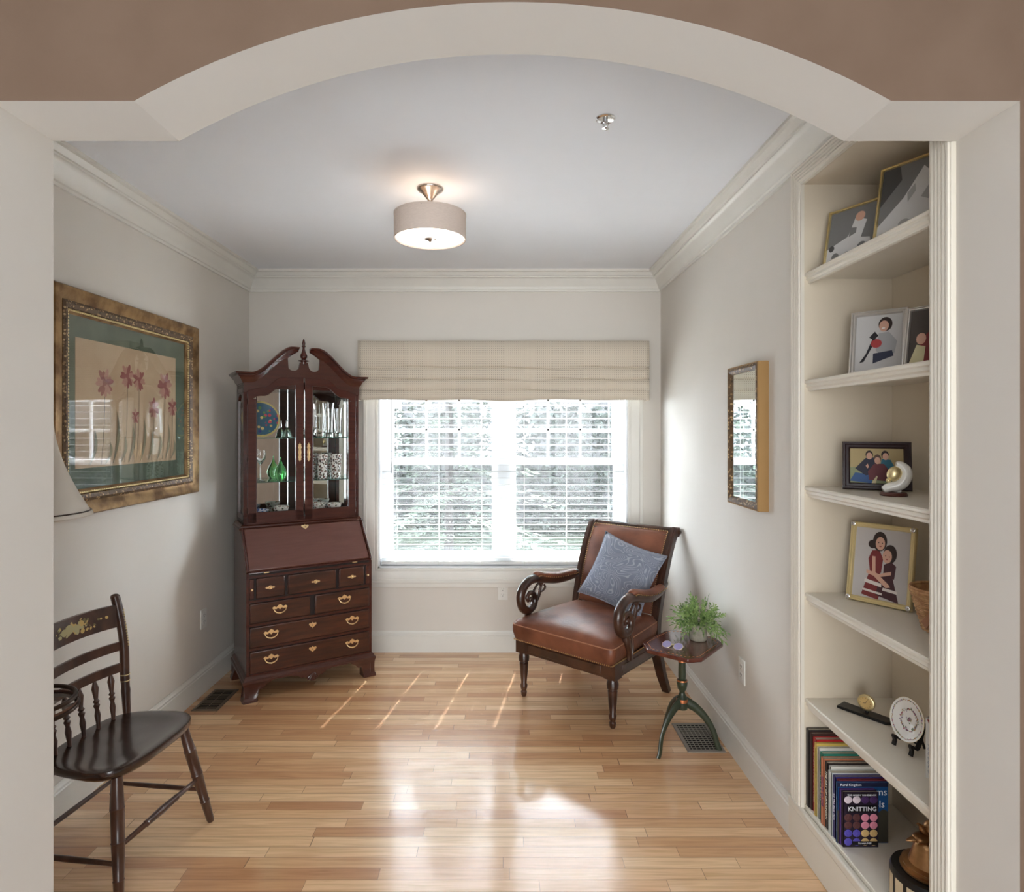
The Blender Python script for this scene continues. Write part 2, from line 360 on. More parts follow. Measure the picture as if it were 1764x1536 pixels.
def text(name, body, size, mt, parent, loc, rot, extrude=0.0004, align='CENTER', sx=1.0):
    c = bpy.data.curves.new(name, 'FONT'); c.body = body; c.size = size; c.align_x = align; c.align_y = 'CENTER'; c.extrude = extrude; c.resolution_u = 2
    t = bpy.data.objects.new(name, c); dg = bpy.context.evaluated_depsgraph_get()
    COL.objects.link(t); dg.update(); me = bpy.data.meshes.new_from_object(t.evaluated_get(dg)); COL.objects.unlink(t); bpy.data.objects.remove(t)
    me.materials.clear(); me.materials.append(M[mt] if isinstance(mt, str) else mt)
    o = bpy.data.objects.new(name, me); COL.objects.link(o); o.parent = parent; o.location = loc; o.rotation_euler = rot; o.scale = (sx, 1, 1)
    return o
def ell(cx, cy, rx, ry, n=20, rot=0):
    return [(cx+rx*math.cos(2*PI*i/n)*math.cos(rot)-ry*math.sin(2*PI*i/n)*math.sin(rot), cy+rx*math.cos(2*PI*i/n)*math.sin(rot)+ry*math.sin(2*PI*i/n)*math.cos(rot)) for i in range(n)]
def smoothstep(t): t = max(0, min(1, t)); return t*t*(3-2*t)
def lerp(a, b_, t): return a+(b_-a)*t
def catmull(pts, k=6):
    P = [Vector(p) for p in pts]; out = []
    for i in range(len(P)-1):
        p0 = P[max(i-1, 0)]; p1 = P[i]; p2 = P[i+1]; p3 = P[min(i+2, len(P)-1)]
        for j in range(k):
            t = j/k; out.append(0.5*((2*p1)+(p2-p0)*t+(2*p0-5*p1+4*p2-p3)*t*t+(3*p1-p0-3*p2+p3)*t**3))
    out.append(P[-1]); return out

# ------------------------------------------------------------------ room constants
XL, XR, YB, H = -1.83, 1.147, 4.41, 2.742
AF, AB = 1.35, 1.538           # arch wall front / back
JL, JR, JT = -1.132, 1.147, 2.333
HX = 2.9; HY = -3.0            # hall beyond the viewer
BY0, BY1, BD, BT = 1.617, 2.316, 0.335, 2.536   # bookcase opening

# ------------------------------------------------------------------ structure
struct(MB().span((-HX-.2, AF, -.1), (HX+.2, YB+.2, 0)).build('floor', 'floor'))
M['bounce_floor'] = mat('pale_bounce_floor', (196, 196, 198), .95, rgb2=(184, 184, 187), scale=60)  # invented pale covering for the unseen hall floor, adds neutral bounce light
struct(MB().span((-HX-.2, HY-.1, -.1), (HX+.2, AF, 0)).build('floor_hall', 'bounce_floor'))
struct(MB().span((-HX-.2, HY-.1, H), (HX+.2, YB+.2, H+.1)).build('ceiling', 'ceiling'))
WX0, WX1, WZ0, WZ1 = -.897, .911, .605, 2.13
b = MB(); b.span((XL-.12, YB, 0), (WX0, YB+.2, H)).span((WX1, YB, 0), (XR+.5, YB+.2, H)).span((WX0, YB, 0), (WX1, YB+.2, WZ0)).span((WX0, YB, WZ1), (WX1, YB+.2, H))
struct(b.build('wall_back', 'wall'))
struct(MB().span((XL-.12, AB, 0), (XL, YB, H)).build('wall_left', 'wall'))
b = MB(); b.span((XR, BY1+.019, 0), (XR+.12, YB, H)).span((XR, AB, BT+.021), (XR+.12, BY1+.019, H)).span((XR, AB, 0), (XR+.12, BY0-.019, BT+.021)).span((XR, BY0-.019, 0), (XR+.02, BY1+.019, .139))
struct(b.build('wall_right', 'wall'))
# arch wall
b = MB()
b.span((-HX, AF, 0), (JL, AB, H)).span((JR, AF, 0), (HX, AB, H))
ax0, ax1, az = -.815, .862, 2.552
pts = []; cx_ = (ax0+ax1)/2; hw = (ax1-ax0)/2; sg = az-JT; Rr = (hw*hw+sg*sg)/(2*sg)
NA = 56
for i in range(NA+1):
    x = ax0+(ax1-ax0)*i/NA; pts.append((x, az-(Rr-math.sqrt(Rr*Rr-(x-cx_)**2))))
low = [(JL, JT)]+pts+[(JR, JT)]; top = [(p[0], H) for p in low]
b.strip(low, top, AF, AB, 'y')
o = b.build('wall_front', ['wall', 'taupe'])
for p in o.data.polygons:
    if p.normal.y < -0.9: p.material_index = 1
for p in o.data.polygons: p.use_smooth = True
o.data.set_sharp_from_angle(angle=math.radians(12))
struct(o)
struct(MB().span((-HX-.1, HY, 0), (-HX, AB, H)).build('wall_hall_left', 'taupe'))
struct(MB().span((HX, HY, 0), (HX+.1, AB, H)).build('wall_hall_right', 'taupe'))
struct(MB().span((-HX, HY-.1, 0), (HX, HY, H)).build('wall_hall_rear', 'taupe'))
b = MB(); b.sweep([(-2.05, -2.87, .02), (-2.05, -2.87, 2.5), (2.05, -2.87, 2.5), (2.05, -2.87, .02)], [(0, 0), (0, .05), (.1, .05), (.1, 0)], (0, 1, 0), closed=True)  # invented door frame that dresses the fill light behind the viewer
for x in (-1.0, 0.0, 1.0): b.span((x-.04, -2.87, .02), (x+.04, -2.83, 2.5))
struct(b.build('fill_frame_1', 'trim'), 'added white frame in front of the unseen fill light')
# crown
crown = [(0, 0), (0, -.14), (.012, -.14), (.012, -.126), (.02, -.122), (.022, -.112), (.03, -.1), (.052, -.064), (.064, -.052), (.07, -.05), (.07, -.042), (.078, -.04), (.082, -.034), (.094, -.018), (.108, -.014), (.108, 0)]
struct(MB().sweep([(XR, AB, H), (XR, YB, H), (XL, YB, H), (XL, AB, H)], crown, (0, 0, 1)).build('trim_1', 'trim', smooth=30), 'white crown moulding round the top of the walls')
basep = [(0, 0), (.016, 0), (.016, .118), (.012, .122), (.012, .132), (.006, .14), (.004, .152), (0, .152)]
for nm, path in (('baseboard_right', [(XR, BY1+.09, 0), (XR, YB, 0), (XR-.1, YB, 0)]), ('baseboard_back', [(XR-.016, YB, 0), (XL+.016, YB, 0)]), ('baseboard_left', [(XL, YB, 0), (XL, AB, 0)])):
    if nm == 'baseboard_right': path = path[:2]
    struct(MB().sweep(path, basep, (0, 0, 1)).build(nm, 'trim', smooth=30))
struct(MB().span((XR-.018, AB, 0), (XR, BY1+.09, .158)).build('baseboard_bookcase', 'case', bevel=.004))

# ------------------------------------------------------------------ window
win = bpy.data.objects.new('window_1', None); COL.objects.link(win); win.location = ((WX0+WX1)/2, YB, WZ0); struct(win, 'wide double window behind white blinds')
W0 = (WX0-WX1)/2; W1 = -W0; ZH = WZ1-WZ0
casp = [(0, 0), (0, .012), (.008, .016), (.02, .014), (.028, .018), (.075, .022), (.082, .03), (.1, .03), (.104, .024), (.104, 0)]
# casing: travel so that outward is to the left of travel seen along -Y normal
b = MB().sweep([(W0, 0, 0), (W0, 0, ZH), (W1, 0, ZH), (W1, 0, 0)], casp, (0, -1, 0), closed=True)
b.build('window_casing', 'trim', win, smooth=30)
b = MB(); b.span((W0, .0, 0), (W0+.012, .2, ZH)).span((W1-.012, 0, 0), (W1, .2, ZH)).span((W0, 0, ZH-.012), (W1, .2, ZH)).span((W0, 0, 0), (W1, .2, .012))
b.build('window_jamb', 'vinyl', win)
b = MB(); b.span((W0-.13, -.045, -.012-.0), (W1+.13, 0.0, .0)); 
MB().span((W0-.115, -.022, -.135), (W1+.115, 0, -.1)).build('window_apron', 'trim', win, bevel=.004)
FY0, FY1 = .10, .155     # vinyl frame depth
def xw(px, y=4.53): return (px-865)*y/1050-win.location.x
def zw(py, y=4.53): return 1.605-(py-740)*y/1050-WZ0
mull = (xw(857), xw(879))
b = MB(); b.span((W0+.012, .09, .012), (W0+.045, .17, ZH-.012)).span((W1-.045, .09, .012), (W1-.012, .17, ZH-.012)).span((mull[0], .08, .012), (mull[1], .18, ZH-.012))
b.span((W0+.045, .091, .012), (mull[0], .169, .05)).span((mull[1], .091, .012), (W1-.045, .169, .05)).span((W0+.045, .091, ZH-.05), (mull[0], .169, ZH-.012)).span((mull[1], .091, ZH-.05), (W1-.045, .169, ZH-.012))
b.build('window_frame', 'vinyl', win, bevel=.002)
zm = zw(796)
for s0, s1 in ((W0+.045, mull[0]), (mull[1], W1-.045)):
    MB().span((s0, .1705, .05), (s1, .1715, ZH-.05)).build('insect_screen', 'screen', win)  # screen also put in to lay a pale haze over the outdoors
    for up in (0, 1):
        z0, z1 = (zm-.02, ZH-.05) if up else (.05, zm+.022); y0 = .135 if up else .1; st = .042
        b = MB(); b.sweep([(s0, y0+.032, z0), (s0, y0+.032, z1), (s1, y0+.032, z1), (s1, y0+.032, z0)], [(0, 0), (0, .032), (-st, .032), (-st, 0)], (0, -1, 0), closed=True)
        sash = b.build('sash', 'vinyl', win, bevel=.002)
        MB().span((s0+st-.005, y0+.013, z0+.04), (s1-st+.005, y0+.017, z1-.035)).build('glass_pane', 'pane', sash)
        if up:
            b = MB()
            for k in (1, 2): xx = s0+st+(s1-s0-2*st)*k/3; b.span((xx-.008, y0+.008, z0+.04), (xx+.008, y0+.022, z1-.03))
            for k in (1, 2): zz = z0+.045+(z1-z0-.085)*k/3; b.span((s0+st, y0+.008, zz-.008), (s1-st, y0+.022, zz+.008))
            b.build('muntins', 'vinyl', sash)
        else:
            b = MB(); xm = (s0+s1)/2; b.span((xm-.03, y0-.012, z1-.002), (xm+.03, y0+.02, z1+.012)); b.span((xm-.008, y0-.02, z1+.008), (xm+.008, y0+.01, z1+.02)); b.build('sash_lock', 'vinyl', sash, bevel=.003)
    
# venetian blind
bl = thing('venetian_blind', 'white two-inch slat venetian blind hanging in the wide window', 'blind', (win.location.x, YB+.045, WZ0+.02))
B0, B1 = W0+.02, W1-.02; nsl = int((ZH-.09)/.0485)
b = MB(); rnd = random.Random(3)
cords = [xw(p, 4.45) for p in (684, 756, 830, 903, 976, 1049)]
tilt = math.radians(-4)
for i in range(nsl):
    z = .045+i*.0485; pr = []
    for j in range(5):
        t = -1+j/2; pr.append((t*.025*math.cos(tilt), z+t*.025*math.sin(tilt)+.0022*(1-t*t)))
    poly = pr+[(p[0], p[1]-.0026) for p in pr[::-1]]
    # sun leaks through the cord slots: each slat is cut into runs with a small routed gap
    edges = [B0]+[c for cc in cords for c in (cc-.003, cc+.003)]+[B1]
    for k in range(0, len(edges), 2): b.prism(poly, edges[k], edges[k+1], 'x')
    for cc in cords:
        for sgn in (-1, 1):
            pp = [p for p in poly]
            lo_, hi_ = (-.026, -.006) if sgn < 0 else (.006, .026)
            b.prism([(lo_, z+lo_*math.tan(tilt)+.001), (hi_, z+hi_*math.tan(tilt)+.001), (hi_, z+hi_*math.tan(tilt)-.0015), (lo_, z+lo_*math.tan(tilt)-.0015)], cc-.0031, cc+.0031, 'x')
b.build('slats', 'slat', bl)
MB().span((B0, -.025, 0.0), (B1, .025, .02)).build('bottom_rail', 'slat', bl, bevel=.003)
MB().span((B0, -.028, ZH-.085), (B1, .028, ZH-.035)).build('headrail', 'slat', bl, bevel=.003)
b = MB()
for cc in cords:
    for yy in (-.027, .027): b.tube([(cc, yy, .01), (cc, yy, ZH-.06)], .0011, 5)
    b.tube([(cc, -.027, .0), (cc+.003, -.03, .012), (cc, -.034, -.004)], .0015, 5)
b.build('ladder_cords', 'cord', bl)
b = MB().tube([(xw(673, 4.40), -.04, ZH-.06), (xw(673, 4.4), -.04, zw(815, 4.4)-.02)], .004, 8); b.build('tilt_wand', 'wand', bl, smooth=True)

# valance
vx0, vx1 = -1.014, 1.033; vz0, vz1 = 1.812, 2.23
val = thing('window_valance', 'beige woven fabric valance with soft horizontal folds above the window', 'valance', (0, YB, vz0))
b = MB(); hgt = vz1-vz0; rows = [(0, -.128), (.062, -.124), (.07, -.118), (.078, -.128), (.13, -.13), (.138, -.118), (.15, -.112), (.158, -.124), (.163, -.127), (.21, -.131), (.22, -.119), (.232, -.112), (.242, -.126), (.25, -.127), (.33, -.126), (hgt, -.122)]
nx = 60; vs = []; fs = []
rnd = random.Random(5)
for i, (z, y) in enumerate(rows):
    for j in range(nx+1):
        x = vx0+(vx1-vx0)*j/nx; w = .004*math.sin(j*.35+i*.9)+.003*math.sin(j*.17+i)
        lowr = 1 if i < len(rows)-3 else .2
        vs.append((x, y+w*lowr*.6, z+w*lowr))
for i in range(len(rows)-1):
    for j in range(nx): fs.append([i*(nx+1)+j, i*(nx+1)+j+1, (i+1)*(nx+1)+j+1, (i+1)*(nx+1)+j])
b._a(vs, fs); o = b.build('front_panel', 'valance', val, smooth=60, recalc=False); md = o.modifiers.new('s', 'SOLIDIFY'); md.thickness = .004; md.offset = 1
for x in (vx0, vx1): MB().span((x-.002, -.125, .0), (x+.002, -.001, hgt)).build('return_panel', 'valance', val)
MB().span((vx0, -.124, hgt-.018), (vx1, -.001, hgt-.001)).build('mounting_board', 'trim', val)
for px in (697, 1043):
    x = (px-865)/245.; MB().box((x, -.133, hgt*.5), (.003, .004, hgt*.98)).build('seam', 'valance', val)

# ------------------------------------------------------------------ outlets, vents, sprinkler
def outlet(loc, rz, label):
    t = thing('wall_outlet', label, 'outlet', loc, rz, None)
    MB().box((0, -.003, 0), (.072, .006, .116)).build('cover_plate', 'plastic', t, bevel=.002)
    for z in (.02, -.02):
        o = MB().box((0, -.0065, z), (.034, .002, .028)).build('socket', 'plastic', t, bevel=.001)
        b = MB()
        for x in (-.007, .007): b.box((x, -.0078, z+.003), (.0022, .001, .009))
        b.lathe([(.0025, 0), (.0025, .001)], (0, -.0073, z-.008), 8, Euler((PI/2, 0, 0)).to_matrix())
        b.build('slots', 'slot', o)
outlet((.004, YB, .433), 0, 'white wall outlet below the window, left of the leather armchair')
outlet((XL, 3.73, .45), PI/2, 'white wall outlet on the left wall beside the secretary desk')
outlet((XR, 2.909, .455), -PI/2, 'white wall outlet on the right wall behind the side table')
def vent(loc, w, l_, rows, label, frame, name='floor_vent'):
    t = thing(name, label, 'floor vent', loc)
    b = MB(); b.sweep([(-w/2, -l_/2, 0), (-w/2, l_/2, 0), (w/2, l_/2, 0), (w/2, -l_/2, 0)], [(0, 0), (0, .002), (-.003, .005), (-.018, .006), (-.018, 0)], (0, 0, 1), closed=True)
    b.build('frame', frame, t)
    MB().span((-w/2+.015, -l_/2+.015, .0), (w/2-.015, l_/2-.015, .001)).build('duct_opening', 'hole', t)
    b = MB(); n = 14
    for i in range(n): y = -l_/2+.02+(l_-.04)*i/(n-1); b.box((0, y, .004), (w-.03, .004 if rows else .006, .003))
    for i in range(rows): x = -w/2+.02+(w-.04)*(i+.5)/rows; b.box((x, 0, .0045), (.003, l_-.03, .003))
    b.build('grille', frame, t)
vent((1.02, 3.18, 0), .19, .30, 7, 'grey metal floor vent under the green pedestal table', 'ventgrey')
vent((-1.70, 3.62, 0), .15, .29, 1, 'bronze floor vent on the oak floor beside the desk', 'ventmetal')
sp = thing('fire_sprinkler', 'chrome fire sprinkler head set in the white ceiling', 'sprinkler', (.377, 2.225, H))
MB().lathe([(.036, 0), (.036, -.004), (.03, -.008), (.024, -.006), (.0, -.004)], seg=28).build('escutcheon', 'chrome', sp, smooth=True)
b = MB().lathe([(.009, -.004), (.009, -.016), (.004, -.018), (.004, -.03)], seg=12); 
for s_ in (-1, 1): b.tube([(s_*.008, 0, -.012), (s_*.011, 0, -.024), (s_*.003, 0, -.038)], .0018, 6)
b.build('sprinkler_body', 'chrome', sp, smooth=True)
MB().lathe([(.0015, -.012), (.0025, -.02), (.0015, -.034)], seg=8).build('heat_bulb', flat('red_bulb', (150, 40, 30)), sp)
MB().lathe([(.013, -.038), (.013, -.0395), (.003, -.041)], seg=16).build('deflector', 'chrome', sp)

# ------------------------------------------------------------------ ceiling light
LX, LY = (741-865)*2.87/1050, 2.87
cl = thing('ceiling_light', 'semi-flush ceiling light with beige linen drum shade and lit glass diffuser', 'ceiling light', (LX, LY, H))
MB().lathe([(.062, 0), (.063, -.006), (.058, -.012), (.04, -.022), (.022, -.045), (.013, -.056), (.012, -.06)], seg=32).build('canopy', 'nickel', cl, smooth=True)
MB().lathe([(.0065, -.055), (.0065, -.18)], seg=12).build('stem', 'nickel', cl, smooth=True)
dr = .168; zt = 1.605+(740-371)*LY/1050-H; zb = 1.605+(740-411)*LY/1050-H
b = MB().lathe([(dr, zt), (dr, zb), (dr-.003, zb), (dr-.003, zt), (dr, zt)], seg=64, cap=False)
b.build('drum_shade', 'shade', cl, smooth=True)
b = MB()
for z in (zt, zb): b.lathe([(dr+.0015, z-.003), (dr+.0015, z+.004), (dr-.005, z+.004), (dr-.005, z-.003), (dr+.0015, z-.003)], seg=64, cap=False)
b.build('shade_rim', 'shade', cl, smooth=True)
MB().lathe([(dr-.006, zb+.004), (dr-.006, zb+.007), (.004, zb+.007), (.004, zb+.004)], seg=48).build('diffuser', 'diffuser', cl)
MB().lathe([(dr-.006, zb+.009), (dr-.006, zb+.010), (.004, zb+.010), (.004, zb+.009)], seg=48).build('glow_shield', 'trim', cl)  # unseen disc added to block light from the diffuser's upper face
MB().lathe([(.027, zb+.004), (.027, zb-.003), (.012, zb-.008), (.007, zb-.012), (.001, zb-.016)], seg=24).build('finial', 'nickel', cl, smooth=True)
b = MB()
for k in range(3): a = 2*PI*k/3+.4; b.tube([(0, 0, zt-.02), (dr*math.cos(a), dr*math.sin(a), zt-.004)], .003, 6)
b.build('spider', 'nickel', cl)
for k in range(3):
    a = 2*PI*k/3+.2
    bo = MB().ball((.07*math.cos(a), .07*math.sin(a), (zt+zb)/2+.0), (.026, .026, .032), 12).build('bulb', flat('lit_bulb', (255, 220, 180), emit=1.2), cl, smooth=True)
    d = bpy.data.lights.new('bulb_light', 'POINT'); d.energy = 0.085; d.color = (1, .84, .70); d.shadow_soft_size = .03
    lo = bpy.data.objects.new('bulb_light', d); COL.objects.link(lo); lo.parent = cl; lo.location = (.07*math.cos(a), .07*math.sin(a), zt-.005+.02)

# ------------------------------------------------------------------ built-in bookcase
bc = thing('built_in_bookcase', 'tall white built-in bookcase recessed in the right wall with fluted casing', 'bookcase', (XR, (BY0+BY1)/2, 0))
Y0, Y1 = BY0-bc.location.y, BY1-bc.location.y; SX = BD
for y, s_ in ((Y0, -1), (Y1, 1)): MB().span((.001, y, .14), (SX, y+s_*.018, BT)).build('side_panel', 'panel', bc)
MB().span((SX, Y0-.018, .14), (SX+.015, Y1+.018, BT+.02)).build('back_panel', 'panel', bc)
MB().span((.001, Y0-.018, BT), (SX, Y1+.018, BT+.02)).build('top_panel', 'panel', bc)
SH = [2.20, 1.793, 1.39, .987, .586]
SZ = .184
for z in SH:
    sh = MB().span((.022, Y0, z-.022), (SX, Y1, z)).build('shelf', 'case', bc)
    MB().sweep([(.022, Y0, z), (.022, Y1, z)], [(0, 0), (.016, 0), (.02, -.004), (.02, -.012), (.013, -.016), (.015, -.026), (.008, -.032), (.008, -.04), (0, -.042)], (0, 0, 1)).build('shelf_edge', 'case', sh, smooth=30)
MB().span((.001, Y0, SZ-.04), (SX, Y1, SZ)).build('bottom_shelf', 'case', bc, bevel=.003)
flut = [(0, 0), (0, .014)]
w_ = .079
for k in range(5):
    a = .008+k*.0134; flut += [(a, .014), (a+.002, .019), (a+.0067, .021), (a+.0112, .019), (a+.0131, .014)]
flut += [(w_-.002, .014), (w_, .012), (w_, 0)]
flut = [(p[0], p[1]*.9) for p in flut]
N_ = (-1, 0, 0)
b = MB().sweep([(0, Y0+.002, .158), (0, Y0+.002, BT), (0, Y1-.002, BT), (0, Y1-.002, .158)][::-1], [(a, c) for a, c in flut], N_)
b.build('fluted_casing', 'case', bc, smooth=35)
MB().span((-.022, Y0-.078, .14), (-.0005, Y1+.085, .172)).build('plinth_moulding', 'case', bc, bevel=.006)

# ------------------------------------------------------------------ secretary desk
TH = math.radians(32)
desk = thing('secretary_desk', 'tall mahogany secretary desk with slant front, drawers and glazed hutch in the corner', 'secretary desk', (-1.181, 3.79, 0), TH)
hw = .3835; DD = .45
DM = Matrix.Translation(desk.location) @ Matrix.Rotation(TH, 4, 'Z')
b = MB(); b.prism([(0.008, .145), (0.008, .755), (.205, .985), (DD, .985), (DD, .145)], -hw, hw, 'x')
b.build('carcass', 'wood', desk, bevel=.003)
# base moulding
bm_ = [(0, 0), (.022, 0), (.022, .012), (.014, .018), (.012, .028), (.004, .036), (0, .038)]
b = MB().sweep([(hw, DD, .112), (hw, 0, .112), (-hw, 0, .112), (-hw, DD, .112)][::-1], [(-a, c) for a, c in bm_], (0, 0, 1))
b.build('base_moulding', 'woodh', desk, smooth=30)
MB().span((-hw, 0, .11), (hw, DD, .146)).build('base_board', 'wood', desk)
# bracket feet: ogee profile plates on two faces
def foot_curve(s_):   # outline in (u,z) from corner inward
    return [(0, .112), (0, .02), (.0, 0), (.095, 0), (.092, .02), (.085, .045), (.095, .066), (.115, .06), (.135, .082), (.17, .094), (.2, .112)]
def ogee(z): return .022-.012*math.sin(PI*min(1, max(0, (z)/.112)))+.006*math.exp(-((z-.01)/.012)**2)
for sx in (-1, 1):
    for fy in (0, 1):
        b = MB()
        cy = 0 if fy == 0 else DD
        # front/back plate
        def plate(u_dir, origin, out_dir, L):
            c0 = foot_curve(0); n0 = len(c0)
            top = [(p[0]*L, .112) for p in c0]; 
            prof = [(u*L, z) for u, z in c0]
            # columns for curved front
            us = [0, .03, .06, .085, .11, .135, .17, .2]
            def zlow(u):
                if u <= .09: return 0
                if u < .11: return .058
                if u < .14: return .068
                return lerp(.085, .108, (u-.14)/.06)
            vs = []; fs = []; nz = 8
            for u in us:
                zl = zlow(u)
                for j in range(nz+1):
                    z = lerp(zl, .112, j/nz); of = ogee(z)
                    P0 = origin+u_dir*(u*L)+out_dir*of+Vector((0, 0, z)); P1 = origin+u_dir*(u*L)-out_dir*.012+Vector((0, 0, z)); vs += [P0, P1]
            R_ = 2*(nz+1)
            for i in range(len(us)-1):
                for j in range(nz):
                    a = i*R_+2*j; c = (i+1)*R_+2*j
                    fs += [[a, c, c+2, a+2], [a+1, a+3, c+3, c+1]]
                fs += [[i*R_, i*R_+1, (i+1)*R_+1, (i+1)*R_], [i*R_+R_-2, (i+1)*R_+R_-2, (i+1)*R_+R_-1, i*R_+R_-1]]
            for i in (0, len(us)-1):
                for j in range(nz): a = i*R_+2*j; fs.append([a, a+1, a+3, a+2])
            b._a(vs, fs)
        cx = sx*(hw); ey = 1 if fy == 0 else -1
        plate(Vector((-sx, 0, 0)), Vector((cx+sx*.016, cy, 0)), Vector((0, -1 if fy == 0 else 1, 0))*(1 if fy == 0 else .0), .8)
        plate(Vector((0, ey, 0)), Vector((cx, cy-(.016 if fy == 0 else 0), 0)), Vector((sx, 0, 0)), .75)
        b.span((cx-sx*.005, cy, .0), (cx-sx*.06, cy+ey*.06, .11))
        b.span((cx+sx*.02, cy-(.024 if fy == 0 else 0), 0), (cx-sx*.06, cy+ey*.04, .012))
        b.build('bracket_foot', 'woodh', desk, smooth=40)
# apron with carved shell
ap = [(-.13, .112), (-.11, .1), (-.09, .098), (-.06, .078), (-.045, .08), (-.03, .06), (0, .048), (.03, .06), (.045, .08), (.06, .078), (.09, .098), (.11, .1), (.13, .112)]
apr = MB().prism(ap, -.012, .012, 'y').build('apron', 'woodh', desk, bevel=.002)
b = MB()
for k in range(7): a = math.radians(-150+k*20); b.tube([(0.002*k, -.014, .1), (.022*math.cos(a), -.02, .1+.03*math.sin(a)), (.034*math.cos(a), -.016, .1+.048*math.sin(a))], [.002, .004, .005], 6)
b.build('shell_carving', 'woodh', apr, smooth=True)
# hardware
def bail(parent, x, y, z, s=1.0):
    b = MB(); w = .036*s
    plate_ = [(-w, .004), (-w*1.25, .010*s), (-w*.95, .020*s), (-w*.5, .014*s), (-w*.35, .022*s), (0, .030*s), (w*.35, .022*s), (w*.5, .014*s), (w*.95, .020*s), (w*1.25, .010*s), (w, .004), (w*.6, .002), (w*.3, .008*s), (0, -.002), (-w*.3, .008*s), (-w*.6, .002)]
    b.prism([(x+p[0], z+p[1]) for p in plate_], y-.002, y, 'y')
    h = MB(); pts_ = [(x+w*1.0*math.cos(a), y-.004-.010*abs(math.sin(a)), z+.006+.026*s*math.sin(a)) for a in [PI+PI*i/10 for i in range(11)]]
    h.tube(pts_, [.0026+.0012*math.sin(PI*i/10) for i in range(11)], 8)
    for q in (-1, 1): h.ball((x+q*w, y-.004, z+.007), .0055, 10)
    h.ball((x, y-.015, z-.021*s), (.008, .003, .004), 10)
    p_ = b.build('back_plate', 'brass', parent); h.build('bail_handle', 'brass', parent, smooth=True)
def escutch(parent, x, y, z, s=1.0):
    pl = [(0, .02), (.006, .012), (.02, .014), (.024, .006), (.018, -.002), (.012, -.008), (.004, -.012), (0, -.02), (-.004, -.012), (-.012, -.008), (-.018, -.002), (-.024, .006), (-.02, .014), (-.006, .012)]
    o = MB().prism([(x+p[0]*s, z+p[1]*s) for p in pl], y-.003, y, 'y').build('escutcheon', 'brass', parent, bevel=.0008)
    MB().box((x, y-.0034, z), (.003, .001, .009)).build('keyhole', 'black', o)
    return o
def rosette(parent, x, y, z):
    pl = [(.026, 0), (.02, .006), (.012, .004), (.008, .010), (0, .012), (-.008, .010), (-.012, .004), (-.02, .006), (-.03, 0), (-.02, -.006), (-.012, -.004), (-.008, -.010), (0, -.012), (.008, -.010), (.012, -.004), (.02, -.006)]
    o = MB().prism([(x+p[0], z+p[1]) for p in pl], y-.002, y, 'y').build('back_plate', 'brass', parent)
    b = MB().tube([(x-.01, y-.003, z+.002), (x, y-.01, z-.008), (x+.01, y-.003, z+.002)], .0022, 8); b.ball((x, y-.008, z), .007, 10); b.build('knob', 'brass', parent, smooth=True)
def drawer(x0, x1, z0, z1, hands, esc=False, small=False, mt='drawer'):
    b = MB().span((x0, -.012, z0), (x1, .014, z1))
    d = b.build('drawer', mt, desk, bevel=.006, seg=2)
    zc = (z0+z1)/2+.008
    for hx in hands: (rosette if small else bail)(d, hx, -.012, zc if not small else (z0+z1)/2)
    if esc: escutch(d, (x0+x1)/2, -.012, zc+.012)
    return d
g = .006
MB().span((-hw+.002, .002, .15), (hw-.002, .012, .75)).build('drawer_dividers', 'groove', desk)
b = MB()
for z in (.152, .305, .449, .590, .735): b.span((-hw, -.002, z-.009), (hw, .01, z+.005))
for x in (-hw+.008, hw-.008): b.span((x-.008, -.002, .145), (x+.008, .01, .755))
b.build('rails', 'wood', desk)
xi = hw-.018
drawer(-xi, xi, .160, .292, (-.245, .25), True)
drawer(-xi, xi, .314, .436, (-.245, .25), True)
drawer(-xi, -.014, .458, .576, (-.195,))
drawer(.014, xi, .458, .576, (.2,))
drawer(-xi+.036, -.165, .602, .722, (-.25,), small=True)
drawer(-.148, .148, .602, .722, (0.02,), small=True)
drawer(.165, xi-.036, .602, .722, (.25,), small=True)
for s_ in (-1, 1):
    d = MB().span((s_*(xi-.024), -.008, .602), (s_*(xi), .014, .722)).build('lid_support', 'wood', desk, bevel=.002)
    MB().ball((s_*(xi-.012), -.014, .66), .008, 12).build('knob', 'brass', d, smooth=True)
# slant lid
sl = Vector((0, .197, .23)); L_ = sl.length; sa = math.atan2(.23, .197)
lid = MB().box((0, 0, .008), (hw*2-.03, L_-.012, .02)).build('slant_lid', 'lid', desk, bevel=.006, loc=(0, .1065, .871), rot=(sa, 0, 0))
e = escutch(lid, 0, 0, 0); e.location = (0, .125, .019); e.rotation_euler = (-PI/2, 0, 0)
for c_ in e.children: pass
for s_ in (-1, 1): MB().box((s_*(hw-.007), 0, .012), (.014, L_+.006, .022)).build('lid_edge', 'wood', desk, bevel=.004, loc=(0, .1065, .871), rot=(sa, 0, 0))
for x in (-.27, .27): MB().box((x, -.003, .752), (.03, .006, .006)).build('lid_hinge', 'brass', desk)
# waist moulding
HY0 = .205; hh = .366
wm = [(0, 0), (.02, 0), (.022, .006), (.014, .012), (.012, .02), (.004, .028), (0, .03)]
b = MB().sweep([(hw, DD, .985), (hw, HY0+.0, .985), (-hw, HY0, .985), (-hw, DD, .985)][::-1], [(-a+.012, c) for a, c in wm], (0, 0, 1)).span((-hw+.008, HY0+.012, .985), (hw-.008, DD, 1.013))
b.build('waist_moulding', 'woodh', desk, smooth=30)
Z0, Z1 = 1.013, 1.93
b = MB(); b.span((-hh, HY0, Z0), (hh, DD, Z0+.03)).span((-hh, HY0+.02, 1.865), (hh, DD, 1.89))
